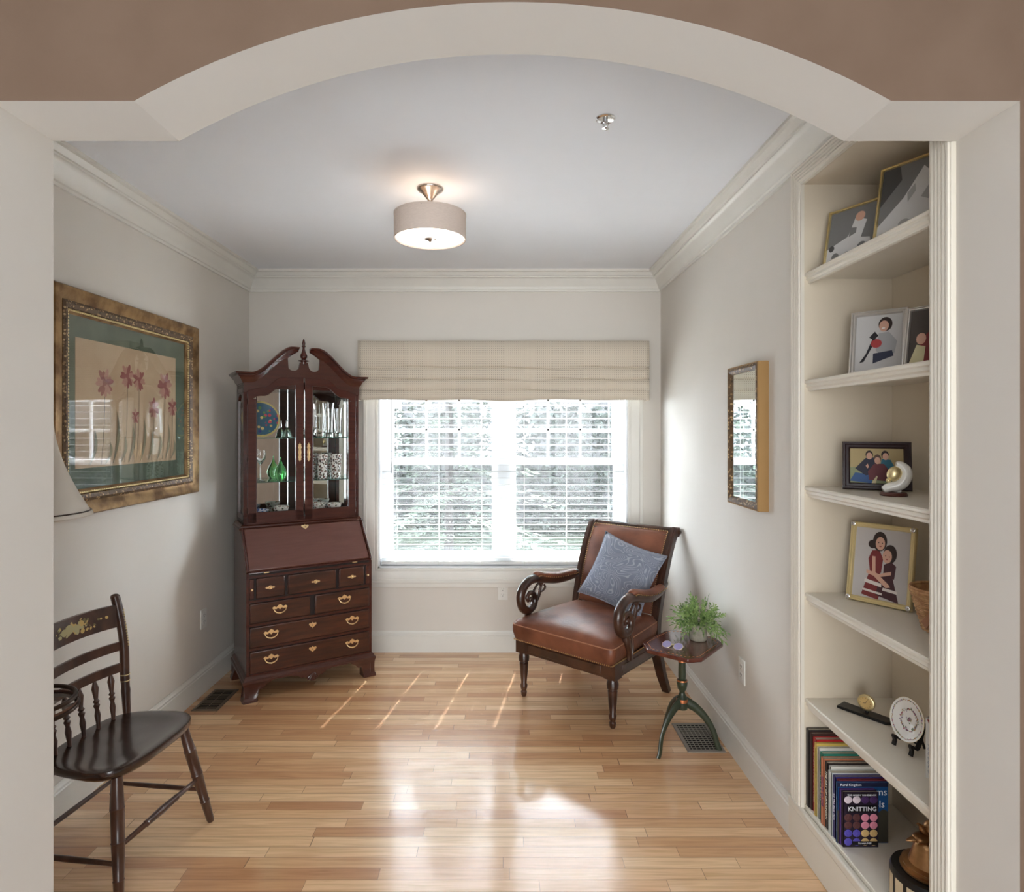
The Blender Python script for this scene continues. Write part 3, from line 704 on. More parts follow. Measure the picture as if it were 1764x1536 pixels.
# corner stiles front with flutes, rear posts
for s_ in (-1, 1):
    b.span((s_*hh, HY0, Z0), (s_*(hh-.024), HY0+.03, Z1)); b.span((s_*hh, DD-.04, Z0), (s_*(hh-.02), DD, Z1))
    b.span((s_*hh, HY0, Z0), (s_*(hh-.018), DD, 1.075)); b.span((s_*hh, HY0, 1.835), (s_*(hh-.018), DD, Z1))
    for k in range(3): b.tube([(s_*(hh-.006-k*.006), HY0, Z0+.05), (s_*(hh-.006-k*.006), HY0, 1.83)], .002, 6)
b.build('hutch_case', 'wood', desk, bevel=.002)
for s_ in (-1, 1):
    # arched top infill on the side frame, and its pane
    b = MB(); ya, yb_ = HY0+.03, DD-.04; n = 12; lo_, hi_ = [], []
    for i in range(n+1):
        t = i/n; y = lerp(ya, yb_, t); lo_.append((y, 1.80+.03*math.sin(PI*t)+(.0 if .15 < t < .85 else -.01))); hi_.append((y, 1.84))
    b.strip(lo_, hi_, s_*hh, s_*(hh-.018), 'x'); sf = b.build('side_frame', 'wood', desk)
    MB().span((s_*(hh-.008), ya-.005, 1.07), (s_*(hh-.011), yb_+.005, 1.84)).build('side_pane', 'pane', sf)
MB().span((-hh+.02, DD-.012, Z0+.03), (hh-.02, DD-.008, 1.865)).build('mirror_back', 'mirror', desk)
MB().span((-hh, DD-.007, Z0), (hh, DD, Z1)).build('back_board', 'wood', desk)
for z in (1.554, 1.274): MB().span((-hh+.02, HY0+.035, z-.006), (hh-.02, DD-.014, z)).build('glass_shelf', 'shelfglass', desk)
# door / pediment curves
def door_top(x):
    ax = abs(x)
    if ax > .25: return 1.85+.02*smoothstep((.342-ax)/.09)
    if ax > .14: return 1.87+.068*smoothstep((.25-ax)/.11)
    return 1.938+.004*(1-ax/.14)
def glass_top(x, x0, x1):
    ax = abs(x); 
    return door_top(x)-.048-.006*math.sin(PI*(ax-.05)/.25)
for s_ in (-1, 1):
    x0, x1 = .004, .342; st = .05; n = 26
    b = MB(); yf, yk = HY0-.012, HY0+.008
    b.span((s_*x0, yf, Z0+.012), (s_*(x0+st), yk, door_top(x0+st)-.052)); b.span((s_*(x1-st), yf, Z0+.012), (s_*x1, yk, door_top(x1)-.052))
    b.span((s_*x0, yf, Z0+.012), (s_*x1, yk, Z0+.075))
    lo_, hi_ = [], []
    for i in range(n+1):
        x = lerp(x0, x1, i/n); hi_.append((s_*x, door_top(x))); 
        lo_.append((s_*x, glass_top(x, x0, x1) if x0+st < x < x1-st else door_top(x)-.055))
    b.strip(lo_, hi_, yf, yk, 'y')
    d = b.build('glazed_door', 'wood', desk, bevel=.0015)
    lo2, hi2 = [], []
    for i in range(n+1):
        x = lerp(x0+st-.004, x1-st+.004, i/n); hi2.append((s_*x, glass_top(x, x0, x1)+.006)); lo2.append((s_*x, Z0+.07))
    MB().strip(lo2, hi2, HY0-.003, HY0, 'y').build('door_pane', 'pane', d)
    # bright edge bead around glass
    ring = [Vector((s_*(x0+st), yf-.001, Z0+.076))]+[Vector((s_*lerp(x0+st, x1-st, i/16), yf-.001, glass_top(lerp(x0+st, x1-st, i/16), x0, x1))) for i in range(17)]+[Vector((s_*(x1-st), yf-.001, Z0+.076))]
    MB().tube(ring, .0028, 6, closed=True).build('glass_bead', 'woodh', d, smooth=True)
    hx = s_*(x0+.024)
    pl = [(0, .062), (.004, .052), (.009, .05), (.007, .042), (.011, .032), (.007, .02), (.010, .0), (.007, -.02), (.011, -.032), (.007, -.042), (.009, -.05), (.004, -.052), (0, -.062)]
    pl = pl+[(-p[0], p[1]) for p in pl[::-1][1:-1]]
    MB().prism([(hx+p[0], 1.46+p[1]) for p in pl], yf-.002, yf, 'y').build('handle_plate', 'brass', d)
    b = MB().tube([(hx, yf-.002, 1.49), (hx+s_*.004, yf-.012, 1.475), (hx, yf-.015, 1.455), (hx-s_*.003, yf-.010, 1.44), (hx, yf-.002, 1.43)], [.003, .003, .0045, .003, .003], 8); b.build('door_handle', 'brass', d, smooth=True)
    for z in (1.1, 1.42, 1.78): MB().tube([(s_*(x1+.001), yf, z-.018), (s_*(x1+.001), yf, z+.018)], .003, 6).build('hinge', 'brass_dark', d)
def swan(ax):   # top of pediment moulding
    if ax > .33: return 1.962
    if ax > .07: return 1.962+.172*smoothstep((.33-ax)/.25)
    return 2.134-.002*(.07-ax)/.05
def board_top(ax):
    if ax < .012: return 2.045
    if ax < .03: return 2.04
    if ax < .105:
        # keyhole bottom arc
        c, r = .066, .038; 
        return 2.022-math.sqrt(max(0, r*r-(ax-c)**2))
    return swan(ax)-.01
b = MB(); n = 90; lo_, hi_ = [], []
xs = [-hh+2*hh*i/n for i in range(n+1)]
for x in xs:
    ax = abs(x); lo_.append((x, door_top(min(ax, .342))-.001 if ax <= .343 else 1.84)); hi_.append((x, board_top(ax)))
b.strip(lo_, hi_, HY0-.006, HY0+.014, 'y')
# horns closing over the keyhole
for s_ in (-1, 1):
    lo3, hi3 = [], []
    for i in range(11):
        ax = lerp(.045, .106, i/10); c, r = .066, .038
        lo3.append((s_*ax, min(swan(ax)-.012, 2.022+math.sqrt(max(0, r*r-(ax-c)**2))+.028+(.106-ax)*.35) if ax < .1 else 2.03)); hi3.append((s_*ax, swan(ax)-.006))
    b.strip(lo3, hi3, HY0-.006, HY0+.014, 'y')
b.build('pediment', 'woodh', desk)
# swan-neck moulding swept in 3D with side returns
prof = [(-.006, 0), (-.006, -.075), (.004, -.075), (.008, -.066), (.014, -.06), (.018, -.045), (.03, -.03), (.036, -.024), (.036, -.018), (.048, -.012), (.052, 0)]
for s_ in (-1, 1):
    vs = []; fs = []; k = len(prof); nn = 40
    for i in range(nn+1):
        ax = lerp(.036, hh, i/nn)
        sc = 1.0 if ax > .1 else lerp(.35, 1, (ax-.036)/.064)
        for o_, dz in prof:
            xo = ax if i < nn else hh+o_
            vs.append((s_*xo, HY0-o_, swan(ax)+dz*sc*(.9)))
    m0 = nn+1
    for o_, dz in prof: vs.append((s_*(hh+o_), DD, 1.962+dz*.9))
    for i in range(nn+1):
        for j in range(k): fs.append([i*k+j, i*k+(j+1) % k, (i+1)*k+(j+1) % k, (i+1)*k+j])
    fs += [list(range(k)), [(nn+1)*k+j for j in range(k)]]
    MB()._a(vs, fs).build('swan_neck_moulding', 'wood', desk, smooth=35)
b = MB().lathe([(.016, 2.03), (.018, 2.045), (.034, 2.05), (.034, 2.054), (.02, 2.058), (.012, 2.064), (.022, 2.074), (.023, 2.088), (.014, 2.104), (.009, 2.124), (.007, 2.14), (.013, 2.145), (.013, 2.15), (.008, 2.154), (.011, 2.164), (.009, 2.176), (.003, 2.194), (.0005, 2.198)], (0, HY0+.004, 0), 20)
b.build('finial', 'wood', desk, smooth=35)

# ---- things inside the hutch
def inh(x, y, z): return DM @ Vector((x, y, z))
YC = HY0+.12
pd = thing('display_plate', 'round blue floral plate on the upper glass shelf of the hutch', 'plate', inh(-.235, YC+.04, 1.554), TH)
R_ = Euler((PI/2-.22, 0, 0)).to_matrix()
MB().lathe([(.0, 0), (.07, .002), (.112, .012), (.118, .016), (.118, .019), (.07, .007), (.0, .004)], (0, .012, .118), 40, R_, cap=False).build('plate_back', 'china', pd, smooth=True)
MB().lathe([(.116, .0192), (.07, .0078), (.001, .0048)], (0, .0115, .118), 40, R_, cap=False).build('painted_face', 'bluedish', pd, smooth=True)
MB().lathe([(.1185, .017), (.1195, .0185), (.1185, .02), (.108, .0185), (.108, .0165)], (0, .012, .118), 40, R_, cap=False).build('rim', flat('dish_rim', (205, 190, 120)), pd, smooth=True)
def vessel(name, label, cat, x, y, z, prof, mt, seg=24, group=None):
    o = MB().lathe(prof, (0, 0, 0), seg, cap=False).build(name, mt, None, smooth=True)
    o.location = inh(x, y, z); o.rotation_euler = (0, 0, TH); return tag(o, label, cat, group)
def cup(r0, r1, h, t=.003, base=.004):
    return [(0, 0), (r0, 0), (lerp(r0, r1, .5)*1.0, h*.5), (r1, h), (r1-t, h), (lerp(r0, r1, .5)-t, h*.5), (r0-t, base), (0, base)]
vessel('glass_bell', 'small clear glass bell beside the blue plate', 'bell', -.075, YC+.02, 1.554, [(0, 0), (.034, 0), (.03, .02), (.02, .05), (.008, .062), (.006, .07), (.009, .08), (.005, .1), (.008, .112), (0, .12)], 'glass')
cc = thing('crystal_candlestick', 'cut crystal candlestick holding a white candle, left of the vases', 'candlestick', inh(.085, YC, 1.554), TH)
MB().lathe([(0, 0), (.034, 0), (.03, .008), (.01, .02), (.014, .04), (.03, .06), (.034, .14), (.028, .14), (.024, .07), (0, .06)], (0, 0, 0), 12, cap=False).build('holder', 'glass', cc)
MB().lathe([(.019, .066), (.019, .19), (.003, .195), (.001, .21)], (0, 0, 0), 16).build('candle', 'china', cc, smooth=True)
def cut_vase(x, y, h, r, label):
    pr = [(0, 0), (r*.9, 0), (r*.85, .02), (r*.75, h*.3), (r*.8, h*.6), (r*1.0, h), (r*.88, h), (r*.68, h*.6), (r*.62, h*.3), (r*.6, .03), (0, .02)]
    return vessel('crystal_vase', label, 'vase', x, y, 1.554, pr, 'glass', 14)
cut_vase(.195, YC, .235, .042, 'tall cut crystal vase, the nearer of two on the upper glass shelf')
cut_vase(.275, YC+.05, .20, .032, 'slim cut crystal vase at the right end of the upper glass shelf')
vessel('wine_goblet', 'tall clear stemmed goblet on the middle glass shelf', 'goblet', -.245, YC, 1.274, [(0, 0), (.034, .001), (.006, .008), (.004, .1), (.012, .115), (.03, .14), (.034, .175), (.030, .2), (.028, .2), (.032, .175), (.026, .142), (0, .12)], 'glass')
vessel('glass_pear', 'green blown glass pear on the middle glass shelf', 'glass ornament', -.12, YC+.0, 1.274, [(0, 0), (.024, 0), (.038, .02), (.042, .045), (.03, .08), (.014, .105), (.012, .115), (.004, .13), (.003, .15), (0, .152)], 'greenglass')
for i, (x, y) in enumerate(((.085, YC+.045), (.15, YC-.01), (.245, YC+.0))):
    vessel('printed_tumbler', ['floral printed tumbler nearest the door edge, middle glass shelf', 'floral printed tumbler in the middle of three on the glass shelf', 'floral printed tumbler at the right of three on the glass shelf'][i], 'tumbler', x, y, 1.274, cup(.032, .038, .165), 'tumbler', 4+16, 'printed tumblers in the hutch')
vessel('china_cup', 'blue and white china bowl at the left on the hutch floor', 'bowl', -.245, YC-.03, 1.044, cup(.03, .046, .05), 'bluewhite')
for i, (x, y, r) in enumerate(((-.12, YC-.02, .05), (.125, YC, .055), (.225, YC-.03, .05))):
    vessel('china_bowl', ['flowered china bowl behind the left door, below the glass pear', 'larger flowered china bowl behind the right door', 'small flowered china bowl at the right of the hutch floor'][i], 'bowl', x, y, 1.044, cup(r*.6, r, r*1.25), 'floral', 24, 'flowered china bowls in the hutch')

# ------------------------------------------------------------------ leather armchair
AT = math.radians(-40.5)
ac = thing('leather_armchair', 'brown leather armchair with carved dark wood scroll arms by the window', 'armchair', (.344, 3.459, 0), AT)
for s_ in (-1, 1):
    b = MB().lathe([(.013, 0), (.017, .01), (.019, .028), (.014, .036), (.02, .05), (.022, .068), (.017, .078), (.024, .15), (.027, .2), (.021, .208), (.031, .214), (.033, .24), (.026, .262), (.03, .27)], (s_*.305, .03, 0), 18)
    b.box((s_*.305, .03, .31), (.07, .07, .085)); b.build('front_leg', 'carved', ac, smooth=35)
    b = MB(); sh = [(-1, -.8), (1, -.8), (1, .8), (-1, .8)]
    b.tube([(s_*.325, .645, 0), (s_*.31, .6, .12), (s_*.295, .57, .26), (s_*.29, .565, .36)], [.022, .026, .03, .032], shape=sh, up=(0, 1, 0)); b.build('rear_leg', 'carved', ac, bevel=.003)
b = MB(); b.box((0, .022, .308), (.56, .04, .08)).box((0, .003, .308), (.5, .012, .045))
for s_ in (-1, 1): b.box((s_*.312, .30, .308), (.04, .5, .08)).box((s_*.333, .30, .308), (.01, .44, .045))
b.box((0, .575, .308), (.56, .04, .08)); b.build('seat_rail', 'carved', ac, bevel=.003)
# seat cushion
vs = []; fs = []; nx, ny = 24, 24
def cush(u, v, top):
    e = 4.0; hwid = lerp(.345, .30, (v+1)/2)
    # rounded rectangle via superellipse mapping
    x = u*hwid; y = .275+v*.315
    ed = max(abs(u)**e, abs(v)**e); rr = (abs(u)**e+abs(v)**e)
    zt = .476+.034*(1-abs(u)**2.6)*(1-abs(v)**2.6)-.028*max(0, (max(abs(u), abs(v))-.86)/.14)**2
    return x, y, zt
N = 28
for i in range(N+1):
    for j in range(N+1):
        u = -1+2*i/N; v = -1+2*j/N; x, y, z = cush(u, v, True)
        # round corners in plan
        cr_ = .10; ux = max(0, abs(u)-(1-cr_)); vy = max(0, abs(v)-(1-cr_)); 
        if ux > 0 and vy > 0:
            r = math.hypot(ux, vy)
            if r > cr_: k_ = cr_/r; x = math.copysign((1-cr_)+ux*k_, u)*lerp(.345, .30, (v+1)/2); y = .275+math.copysign((1-cr_)+vy*k_, v)*.315
        vs.append((x, y, z))
bd = [i*(N+1) for i in range(N+1)]+[N*(N+1)+j for j in range(1, N+1)]+[i*(N+1)+N for i in range(N-1, -1, -1)]+[j for j in range(N-1, 0, -1)]
for i in range(N):
    for j in range(N): fs.append([i*(N+1)+j, (i+1)*(N+1)+j, (i+1)*(N+1)+j+1, i*(N+1)+j+1])
levels = [(.435, 1.015), (.40, 1.012), (.365, .985), (.345, .955)]
prev = bd; 
for z, sc in levels:
    cur = []
    for q in bd:
        x, y, _ = vs[q]; cur.append(len(vs)); vs.append((x*sc, .275+(y-.275)*sc, z))
    for i in range(len(bd)): i2 = (i+1) % len(bd); fs.append([prev[i], prev[i2], cur[i2], cur[i]])
    prev = cur
fs.append(prev)
MB()._a(vs, fs).build('seat_cushion', 'leather', ac, smooth=80)
edge = [(vs[q][0]*1.004, .275+(vs[q][1]-.275)*1.004, vs[q][2]-.004) for q in bd]
MB().tube(edge, .0032, 6, closed=True).build('seat_piping', 'piping', ac, smooth=True)
b = MB(); per = [(-.318, .58), (-.336, -.028), (.336, -.028), (.318, .58)]
for (p, q) in zip(per, per[1:]):
    L = math.dist(p, q); k_ = int(L/.0125)
    for i in range(k_): t = (i+.5)/k_; b.ball((lerp(p[0], q[0], t), lerp(p[1], q[1], t)-.002, .353), .0045, 6)
b.build('seat_nailheads', 'nail', ac, smooth=True)
# back: side posts
def backpt(t):   # t 0..1 along the post: y,z
    P = [(.575, .33), (.585, .45), (.62, .56), (.665, .70), (.725, .84), (.785, .94), (.81, .975)]
    f = t*(len(P)-1); i = min(int(f), len(P)-2); return lerp(P[i][0], P[i+1][0], f-i), lerp(P[i][1], P[i+1][1], f-i)
post = catmull([(0, .575, .33), (0, .58, .45), (0, .61, .56), (0, .66, .70), (0, .725, .84), (0, .785, .935), (0, .815, .965)], 5)
sh = [(-1, -1), (-.5, -1), (-.42, -1.22), (.0, -1.28), (.42, -1.22), (.5, -1), (1, -1), (1, 1), (-1, 1)]
for s_ in (-1, 1):
    b = MB().tube([(s_*(.285+.02*(p.z-.33)), p.y, p.z) for p in post], .024, shape=[(a*1.0, c*.95) for a, c in sh], up=(0, 1, 0))
    b.lathe([(.0, -.028), (.02, -.026), (.03, -.02), (.03, .02), (.02, .026), (0, .028)], (s_*.298, .833, .952), 18, Euler((0, PI/2, 0)).to_matrix())
    b.lathe([(.0, -.031), (.012, -.031), (.012, .031), (0, .031)], (s_*.298, .833, .952), 12, Euler((0, PI/2, 0)).to_matrix())
    b.build('back_post', 'carved', ac, smooth=40)
b = MB().tube([(-.29, .833, .952), (.29, .833, .952)], .026, 16)
b.tube([(-.28, .79, .925), (.28, .79, .925)], .028, shape=[(-1, -.8), (1, -.8), (1, .8), (-1, .8)], up=(0, .87, .5)); b.build('crest_rail', 'carved', ac, smooth=40)
# upholstered back panel, gently puffed
vs = []; fs = []; N = 16
for side in (0, 1):
    for i in range(N+1):
        t = i/N; p = post[int(lerp(6, 27, t))]; 
        for j in range(N+1):
            u = -1+2*j/N; puff = .018*(1-u**4)*(1-(2*t-1)**4); x = u*(.262+.02*(p.z-.33))
            d = -.022-puff if side == 0 else .026
            vs.append((x, p.y+d*.9, p.z-d*.35 if side == 0 else p.z-d*.35))
for side in (0, 1):
    o_ = side*(N+1)**2
    for i in range(N):
        for j in range(N):
            a = o_+i*(N+1)+j; fs.append([a, a+1, a+N+2, a+N+1])
K = (N+1)**2
bd2 = [j for j in range(N+1)]+[i*(N+1)+N for i in range(1, N+1)]+[N*(N+1)+j for j in range(N-1, -1, -1)]+[i*(N+1) for i in range(N-1, 0, -1)]
for i in range(len(bd2)): a, c = bd2[i], bd2[(i+1) % len(bd2)]; fs.append([a, c, c+K, a+K])
MB()._a(vs, fs).build('back_panel', 'leather', ac, smooth=60)
b = MB(); seq = [Vector(vs[q]) for q in [i*(N+1) for i in range(N+1)]+[N*(N+1)+j for j in range(1, N+1)]+[i*(N+1)+N for i in range(N-1, -1, -1)]]
acc = 0
for p, q in zip(seq, seq[1:]):
    L = (q-p).length
    while acc < L: pt = p+(q-p)*(acc/L); b.ball((pt.x*.985, pt.y-.004, pt.z), .0042, 6); acc += .0125
    acc -= L
b.build('back_nailheads', 'nail', ac, smooth=True)
# arms
for s_ in (-1, 1):
    X = s_*.335
    path = catmull([(s_*.298, .672, .655), (s_*.318, .56, .628), (X, .42, .625), (X, .30, .648), (X, .20, .672), (X, .12, .672), (X, .055, .635), (X, .035, .58), (X, .055, .52), (X, .105, .492), (X, .158, .505), (X, .178, .545), (X, .16, .585), (X, .12, .595), (X, .098, .57), (X, .11, .545)], 5)
    n = len(path); rad = [lerp(.022, .027, min(1, i/25)) if i < 40 else lerp(.027, .009, (i-40)/(n-41)) for i in range(n)]
    arm = MB().tube(path, rad, shape=[(math.cos(a)*1.05, math.sin(a)) for a in [2*PI*k/12 for k in range(12)]], up=(1, 0, 0)).build('arm', 'carved', ac, smooth=True)
    b = MB()
    # carved fillers: inner leaf scrolls and support down to the rail
    b.tube(catmull([(X, .165, .51), (X, .215, .56), (X, .235, .61), (X, .262, .64)], 5), [.016, .015, .013, .012, .012, .012, .012, .011, .01, .01, .01, .009, .009, .008, .007, .006], 8)
    b.tube(catmull([(X, .225, .58), (X, .262, .585), (X, .285, .6), (X, .275, .617)], 4), .007, 7)
    b.tube(catmull([(X, .165, .6), (X, .2, .632), (X, .225, .635), (X, .24, .615)], 4), .008, 7)
    b.tube(catmull([(X, .105, .49), (X+s_*.006, .12, .44), (X+s_*.008, .14, .39), (X, .15, .345)], 5), [.02, .021, .022, .023, .024, .024, .023, .022, .021, .02, .018, .018, .018, .02, .022, .022], 10)
    b.tube(catmull([(X+s_*.012, .14, .5), (X+s_*.02, .155, .45), (X+s_*.02, .16, .4), (X+s_*.015, .15, .36)], 4), .007, 6)
    b.ball((X, .135, .555), (.014, .018, .018), 10)
    b.build('scroll_carving', 'carved', ac, smooth=True)
    pad = catmull([(s_*.316, .60, .655), (s_*.322, .54, .652), (X, .42, .655), (X, .30, .676), (X, .21, .699), (X, .175, .697)], 5); n = len(pad)
    pr = [.03*math.sqrt(max(.05, 1-(2*i/(n-1)-1)**6)) for i in range(n)]
    MB().tube(pad, pr, shape=[(math.cos(a)*1.0, math.sin(a)*.62) for a in [2*PI*k/14 for k in range(14)]], up=(0, 0, 1)).build('arm_pad', 'leather', arm, smooth=True)
    b = MB()
    for q in range(0, n-2):
        for sd in (-1, 1):
            b.ball((pad[q].x+sd*.029, pad[q].y, pad[q].z-.009), .0035, 6)
    b.build('pad_nailheads', 'nail', arm, smooth=True)
# pillow
AM = Matrix.Translation(ac.location) @ Matrix.Rotation(AT, 4, 'Z')
vs = []; fs = []; N = 20; S_ = .215
for side in (1, -1):
    for i in range(N+1):
        for j in range(N+1):
            u = -1+2*i/N; v = -1+2*j/N
            pin = 1-.10*(1-u*u)*abs(v)**2; pin2 = 1-.10*(1-v*v)*abs(u)**2
            th_ = .075*((1-u**2)*(1-v**2))**.42*side
            vs.append((u*S_*pin2, v*S_*pin, th_))
for side in (0, 1):
    o_ = side*(N+1)**2
    for i in range(N):
        for j in range(N): a = o_+i*(N+1)+j; fs.append([a, a+1, a+N+2, a+N+1] if side else [a, a+N+1, a+N+2, a+1])
pb = MB()._a(vs, fs)
pil = thing('throw_pillow', 'square grey-blue throw pillow with swirl embroidery leaning in the armchair', 'pillow', (0, 0, 0))
bmx = pb.build('pillow_cover', 'pillow', pil, smooth=80, recalc=False)
me = bmx.data; bb = bmesh.new(); bb.from_mesh(me); bmesh.ops.remove_doubles(bb, verts=bb.verts, dist=1e-5); bb.to_mesh(me); bb.free()
for p in me.polygons: p.use_smooth = True
edge = [(lerp(-1, 1, i/12)*S_*1.0, -S_*(1-.10*(1-lerp(-1, 1, i/12)**2)), 0) for i in range(12)]
edge = edge+[(S_*(1-.10*(1-lerp(-1, 1, i/12)**2)), lerp(-1, 1, i/12)*S_, 0) for i in range(12)]+[(-p[0], -p[1], 0) for p in edge]+[(-S_*(1-.10*(1-lerp(-1, 1, i/12)**2)), -lerp(-1, 1, i/12)*S_, 0) for i in range(12)]
MB().tube(edge, .0035, 6, closed=True).build('pillow_piping', 'pillow', pil, smooth=True)
pm = AM @ Matrix.Translation((.075, .535, .70)) @ Matrix.Rotation(math.radians(12), 4, 'Z') @ Matrix.Rotation(math.radians(64), 4, 'X') @ Matrix.Rotation(math.radians(-17), 4, 'Z')
pil.matrix_world = pm

# ------------------------------------------------------------------ pedestal side table
TX, TY = .908, 3.075
st_ = thing('pedestal_side_table', 'small green tripod side table with octagonal mahogany top beside the armchair', 'side table', (TX, TY, 0))
octp = [(.713, 3.093), (.876, 3.272), (.931, 3.285), (1.105, 3.171), (1.116, 3.076), (.942, 2.873), (.872, 2.862), (.711, 2.987)]
octp = [(x-TX, y-TY) for x, y in octp]
MB().prism(octp, .508, .528, 'z').build('table_top', 'tabletop', st_, bevel=.005)
ins = [(x*.88, y*.88) for x, y in octp]
b = MB()
for p, q in zip(ins, ins[1:]+ins[:1]):
    L = math.dist(p, q); k_ = max(1, int(L/.018)); d = Vector((q[0]-p[0], q[1]-p[1])).normalized(); a = math.atan2(d.y, d.x)
    for i in range(k_): t = (i+.5)/k_; b.box((lerp(p[0], q[0], t), lerp(p[1], q[1], t), .5283), (.010, .003, .0008), (0, 0, a))
b.build('stitched_inlay', 'inlay', st_)
b = MB().lathe([(.026, .2), (.028, .215), (.028, .255), (.018, .268), (.013, .28), (.014, .29), (.022, .3), (.027, .33), (.024, .345), (.017, .35), (.019, .36), (.018, .43), (.02, .44), (.015, .452), (.02, .47), (.028, .485), (.03, .508)], seg=24)
ped = b.build('pedestal', 'green', st_, smooth=35)
b = MB().lathe([(.0286, .236), (.0288, .25), (.0286, .252)], seg=24, cap=False)
b.lathe([(.0262, .339), (.0268, .342), (.025, .346)], seg=24, cap=False); b.lathe([(.0205, .436), (.0208, .44), (.0195, .444)], seg=24, cap=False)
b.build('gilt_bands', 'copper', ped, smooth=True)
for fx, fy in ((.763, 2.977), (1.088, 3.047), (.863, 3.262)):
    d = Vector((fx-TX, fy-TY, 0)); L = d.length; d.normalize()
    prof_c = catmull([(.015, 0, .235), (.06, 0, .212), (.11, 0, .165), (.15, 0, .10), (L-.012, 0, .03), (L, 0, 0)], 5)
    pts_ = [Vector((d.x*p.x, d.y*p.x, p.z)) for p in prof_c]; n = len(pts_)
    b = MB().tube(pts_, [lerp(.034, .017, min(1, i/14)) for i in range(n)], shape=[(a*.42, c*.8) for a, c in [(math.cos(t), math.sin(t)) for t in [2*PI*k/12 for k in range(12)]]], up=(0, 0, 1))
    b.build('leg', 'green', st_, smooth=True)
# potted plant
pp = thing('potted_plant', 'small leafy green plant in a grey ceramic pot on the side table', 'plant', (1.006, 3.13, .528))
MB().lathe([(0, 0), (.038, 0), (.042, .004), (.045, .04), (.045, .085), (.041, .085), (.039, .07), (0, .07)], seg=28, cap=False).build('pot', 'pot', pp, smooth=35)
MB().lathe([(.040, .072), (.02, .08), (0.001, .082)], seg=16).build('soil', 'soil', pp, smooth=True)
rnd = random.Random(11); b = MB(); sb = MB()
for k in range(95):
    a = rnd.uniform(0, 2*PI); el = math.radians(rnd.uniform(-12, 85)); L = rnd.uniform(.085, .135)*(1.0 if el > .3 else .95)
    base = Vector((.02*math.cos(a), .02*math.sin(a), .08)); d = Vector((math.cos(a)*math.cos(el), math.sin(a)*math.cos(el), math.sin(el)))
    pts_ = [base+d*L*t-Vector((0, 0, .045*t*t*math.cos(el)))+Vector((0, 0, .02*t)) for t in (0, .33, .66, 1)]
    sb.tube(pts_, [.0014, .0012, .001, .0006], 4)
    for q in range(11):
        t = .3+.7*q/10; i = min(int(t*3), 2); P = pts_[i].lerp(pts_[i+1], t*3-i)
        dd = (pts_[i+1]-pts_[i]).normalized(); sd = dd.cross(Vector((rnd.uniform(-1, 1), rnd.uniform(-1, 1), rnd.uniform(-.2, 1)))).normalized()
        ld = (dd*.8+sd*.7*(1 if q % 2 else -1)).normalized() if q < 10 else dd; w = dd.cross(ld).cross(ld).normalized() if q < 10 else sd
        ll = rnd.uniform(.018, .03); ww = .0042
        tip = P+ld*ll-Vector((0, 0, .004)); mid = P+ld*ll*.45+Vector((0, 0, .002))
        b._a([P, mid+w*ww, tip, mid-w*ww], [[0, 1, 2, 3]])
b.build('leaves', 'leaf', pp, recalc=False); sb.build('stems', 'leaf', pp)
# eyeglasses
eg = thing('eyeglasses', 'folded reading glasses with violet lenses lying on the side table', 'eyeglasses', (.845, 3.02, .528), math.radians(-35))
for s_ in (-1, 1):
    l1 = MB().lathe([(.022, 0), (.0235, .0015), (.022, .003)], (s_*.029, 0, .008), 20, Euler((.5, 0, 0)).to_matrix(), cap=False).build('rim', 'gold', eg, smooth=True)
    MB().lathe([(.022, .001), (.022, .0025)], (s_*.029, 0, .008), 20, Euler((.5, 0, 0)).to_matrix()).build('lens', 'lens', l1)
MB().tube([(-.008, 0, .012), (0, .002, .015), (.008, 0, .012)], .0012, 6).build('bridge', 'gold', eg)
MB().tube([(-.052, 0, .012), (-.054, .008, .006), (-.02, .022, .003), (.045, .026, .002)], .0014, 6).tube([(.052, 0, .012), (.054, .012, .008), (.02, .03, .004), (-.045, .034, .002)], .0014, 6).build('temples', 'gold', eg)

# ------------------------------------------------------------------ wooden side chair (faces +X side)
CR = math.radians(-7.5)
sc_ = thing('wooden_side_chair', 'dark wooden side chair with stencilled back by the left wall', 'chair', (-1.27, 2.27, 0), CR)
# local: +x forward, y across
def turned(b, p0, p1, prof, seg=14):
    p0 = Vector(p0); p1 = Vector(p1); d = p1-p0; R = d.to_track_quat('Z', 'Y').to_matrix(); L = d.length
    b.lathe([(r, t*L) for t, r in prof], p0, seg, R)
legp = [(0, .011), (.03, .014), (.22, .017), (.225, .0185), (.235, .0165), (.5, .021), (.505, .0225), (.515, .0205), (.75, .022), (.755, .0235), (.765, .021), (1, .017)]
b = MB(); vs = []; N = 40
seat = []
for i in range(N):
    a = 2*PI*i/N; cx = math.cos(a); sy = math.sin(a); e = .62
    x = math.copysign(abs(cx)**e, cx); y = math.copysign(abs(sy)**e, sy)
    seat.append((-.165+x*.185, y*(.228+.022*x)))
vs = []; fs = []
rings = [(.0, .434), (.5, .436), (.8, .441), (.94, .448), (.99, .446), (1.0, .438), (.995, .424), (.95, .413), (.7, .409), (0, .409)]
for k, (s, z) in enumerate(rings):
    for x, y in seat: vs.append((-.165+(x+.165)*max(s, .002), y*max(s, .002), z))
for k in range(len(rings)-1):
    for i in range(N): fs.append([k*N+i, k*N+(i+1) % N, (k+1)*N+(i+1) % N, (k+1)*N+i])
MB()._a(vs, fs).build('seat', 'seatwood', sc_, smooth=60)
FT = {'ff': ((.045, .238, 0), (-.035, .175, .412)), 'fn': ((.025, -.238, 0), (-.035, -.175, .412)), 'rf': ((-.40, .24, 0), (-.30, .165, .412)), 'rn': ((-.40, -.24, 0), (-.30, -.165, .412))}
for k, (p, q) in FT.items(): b = MB(); turned(b, p, q, legp); b.build('leg', 'chairwood', sc_, smooth=35)
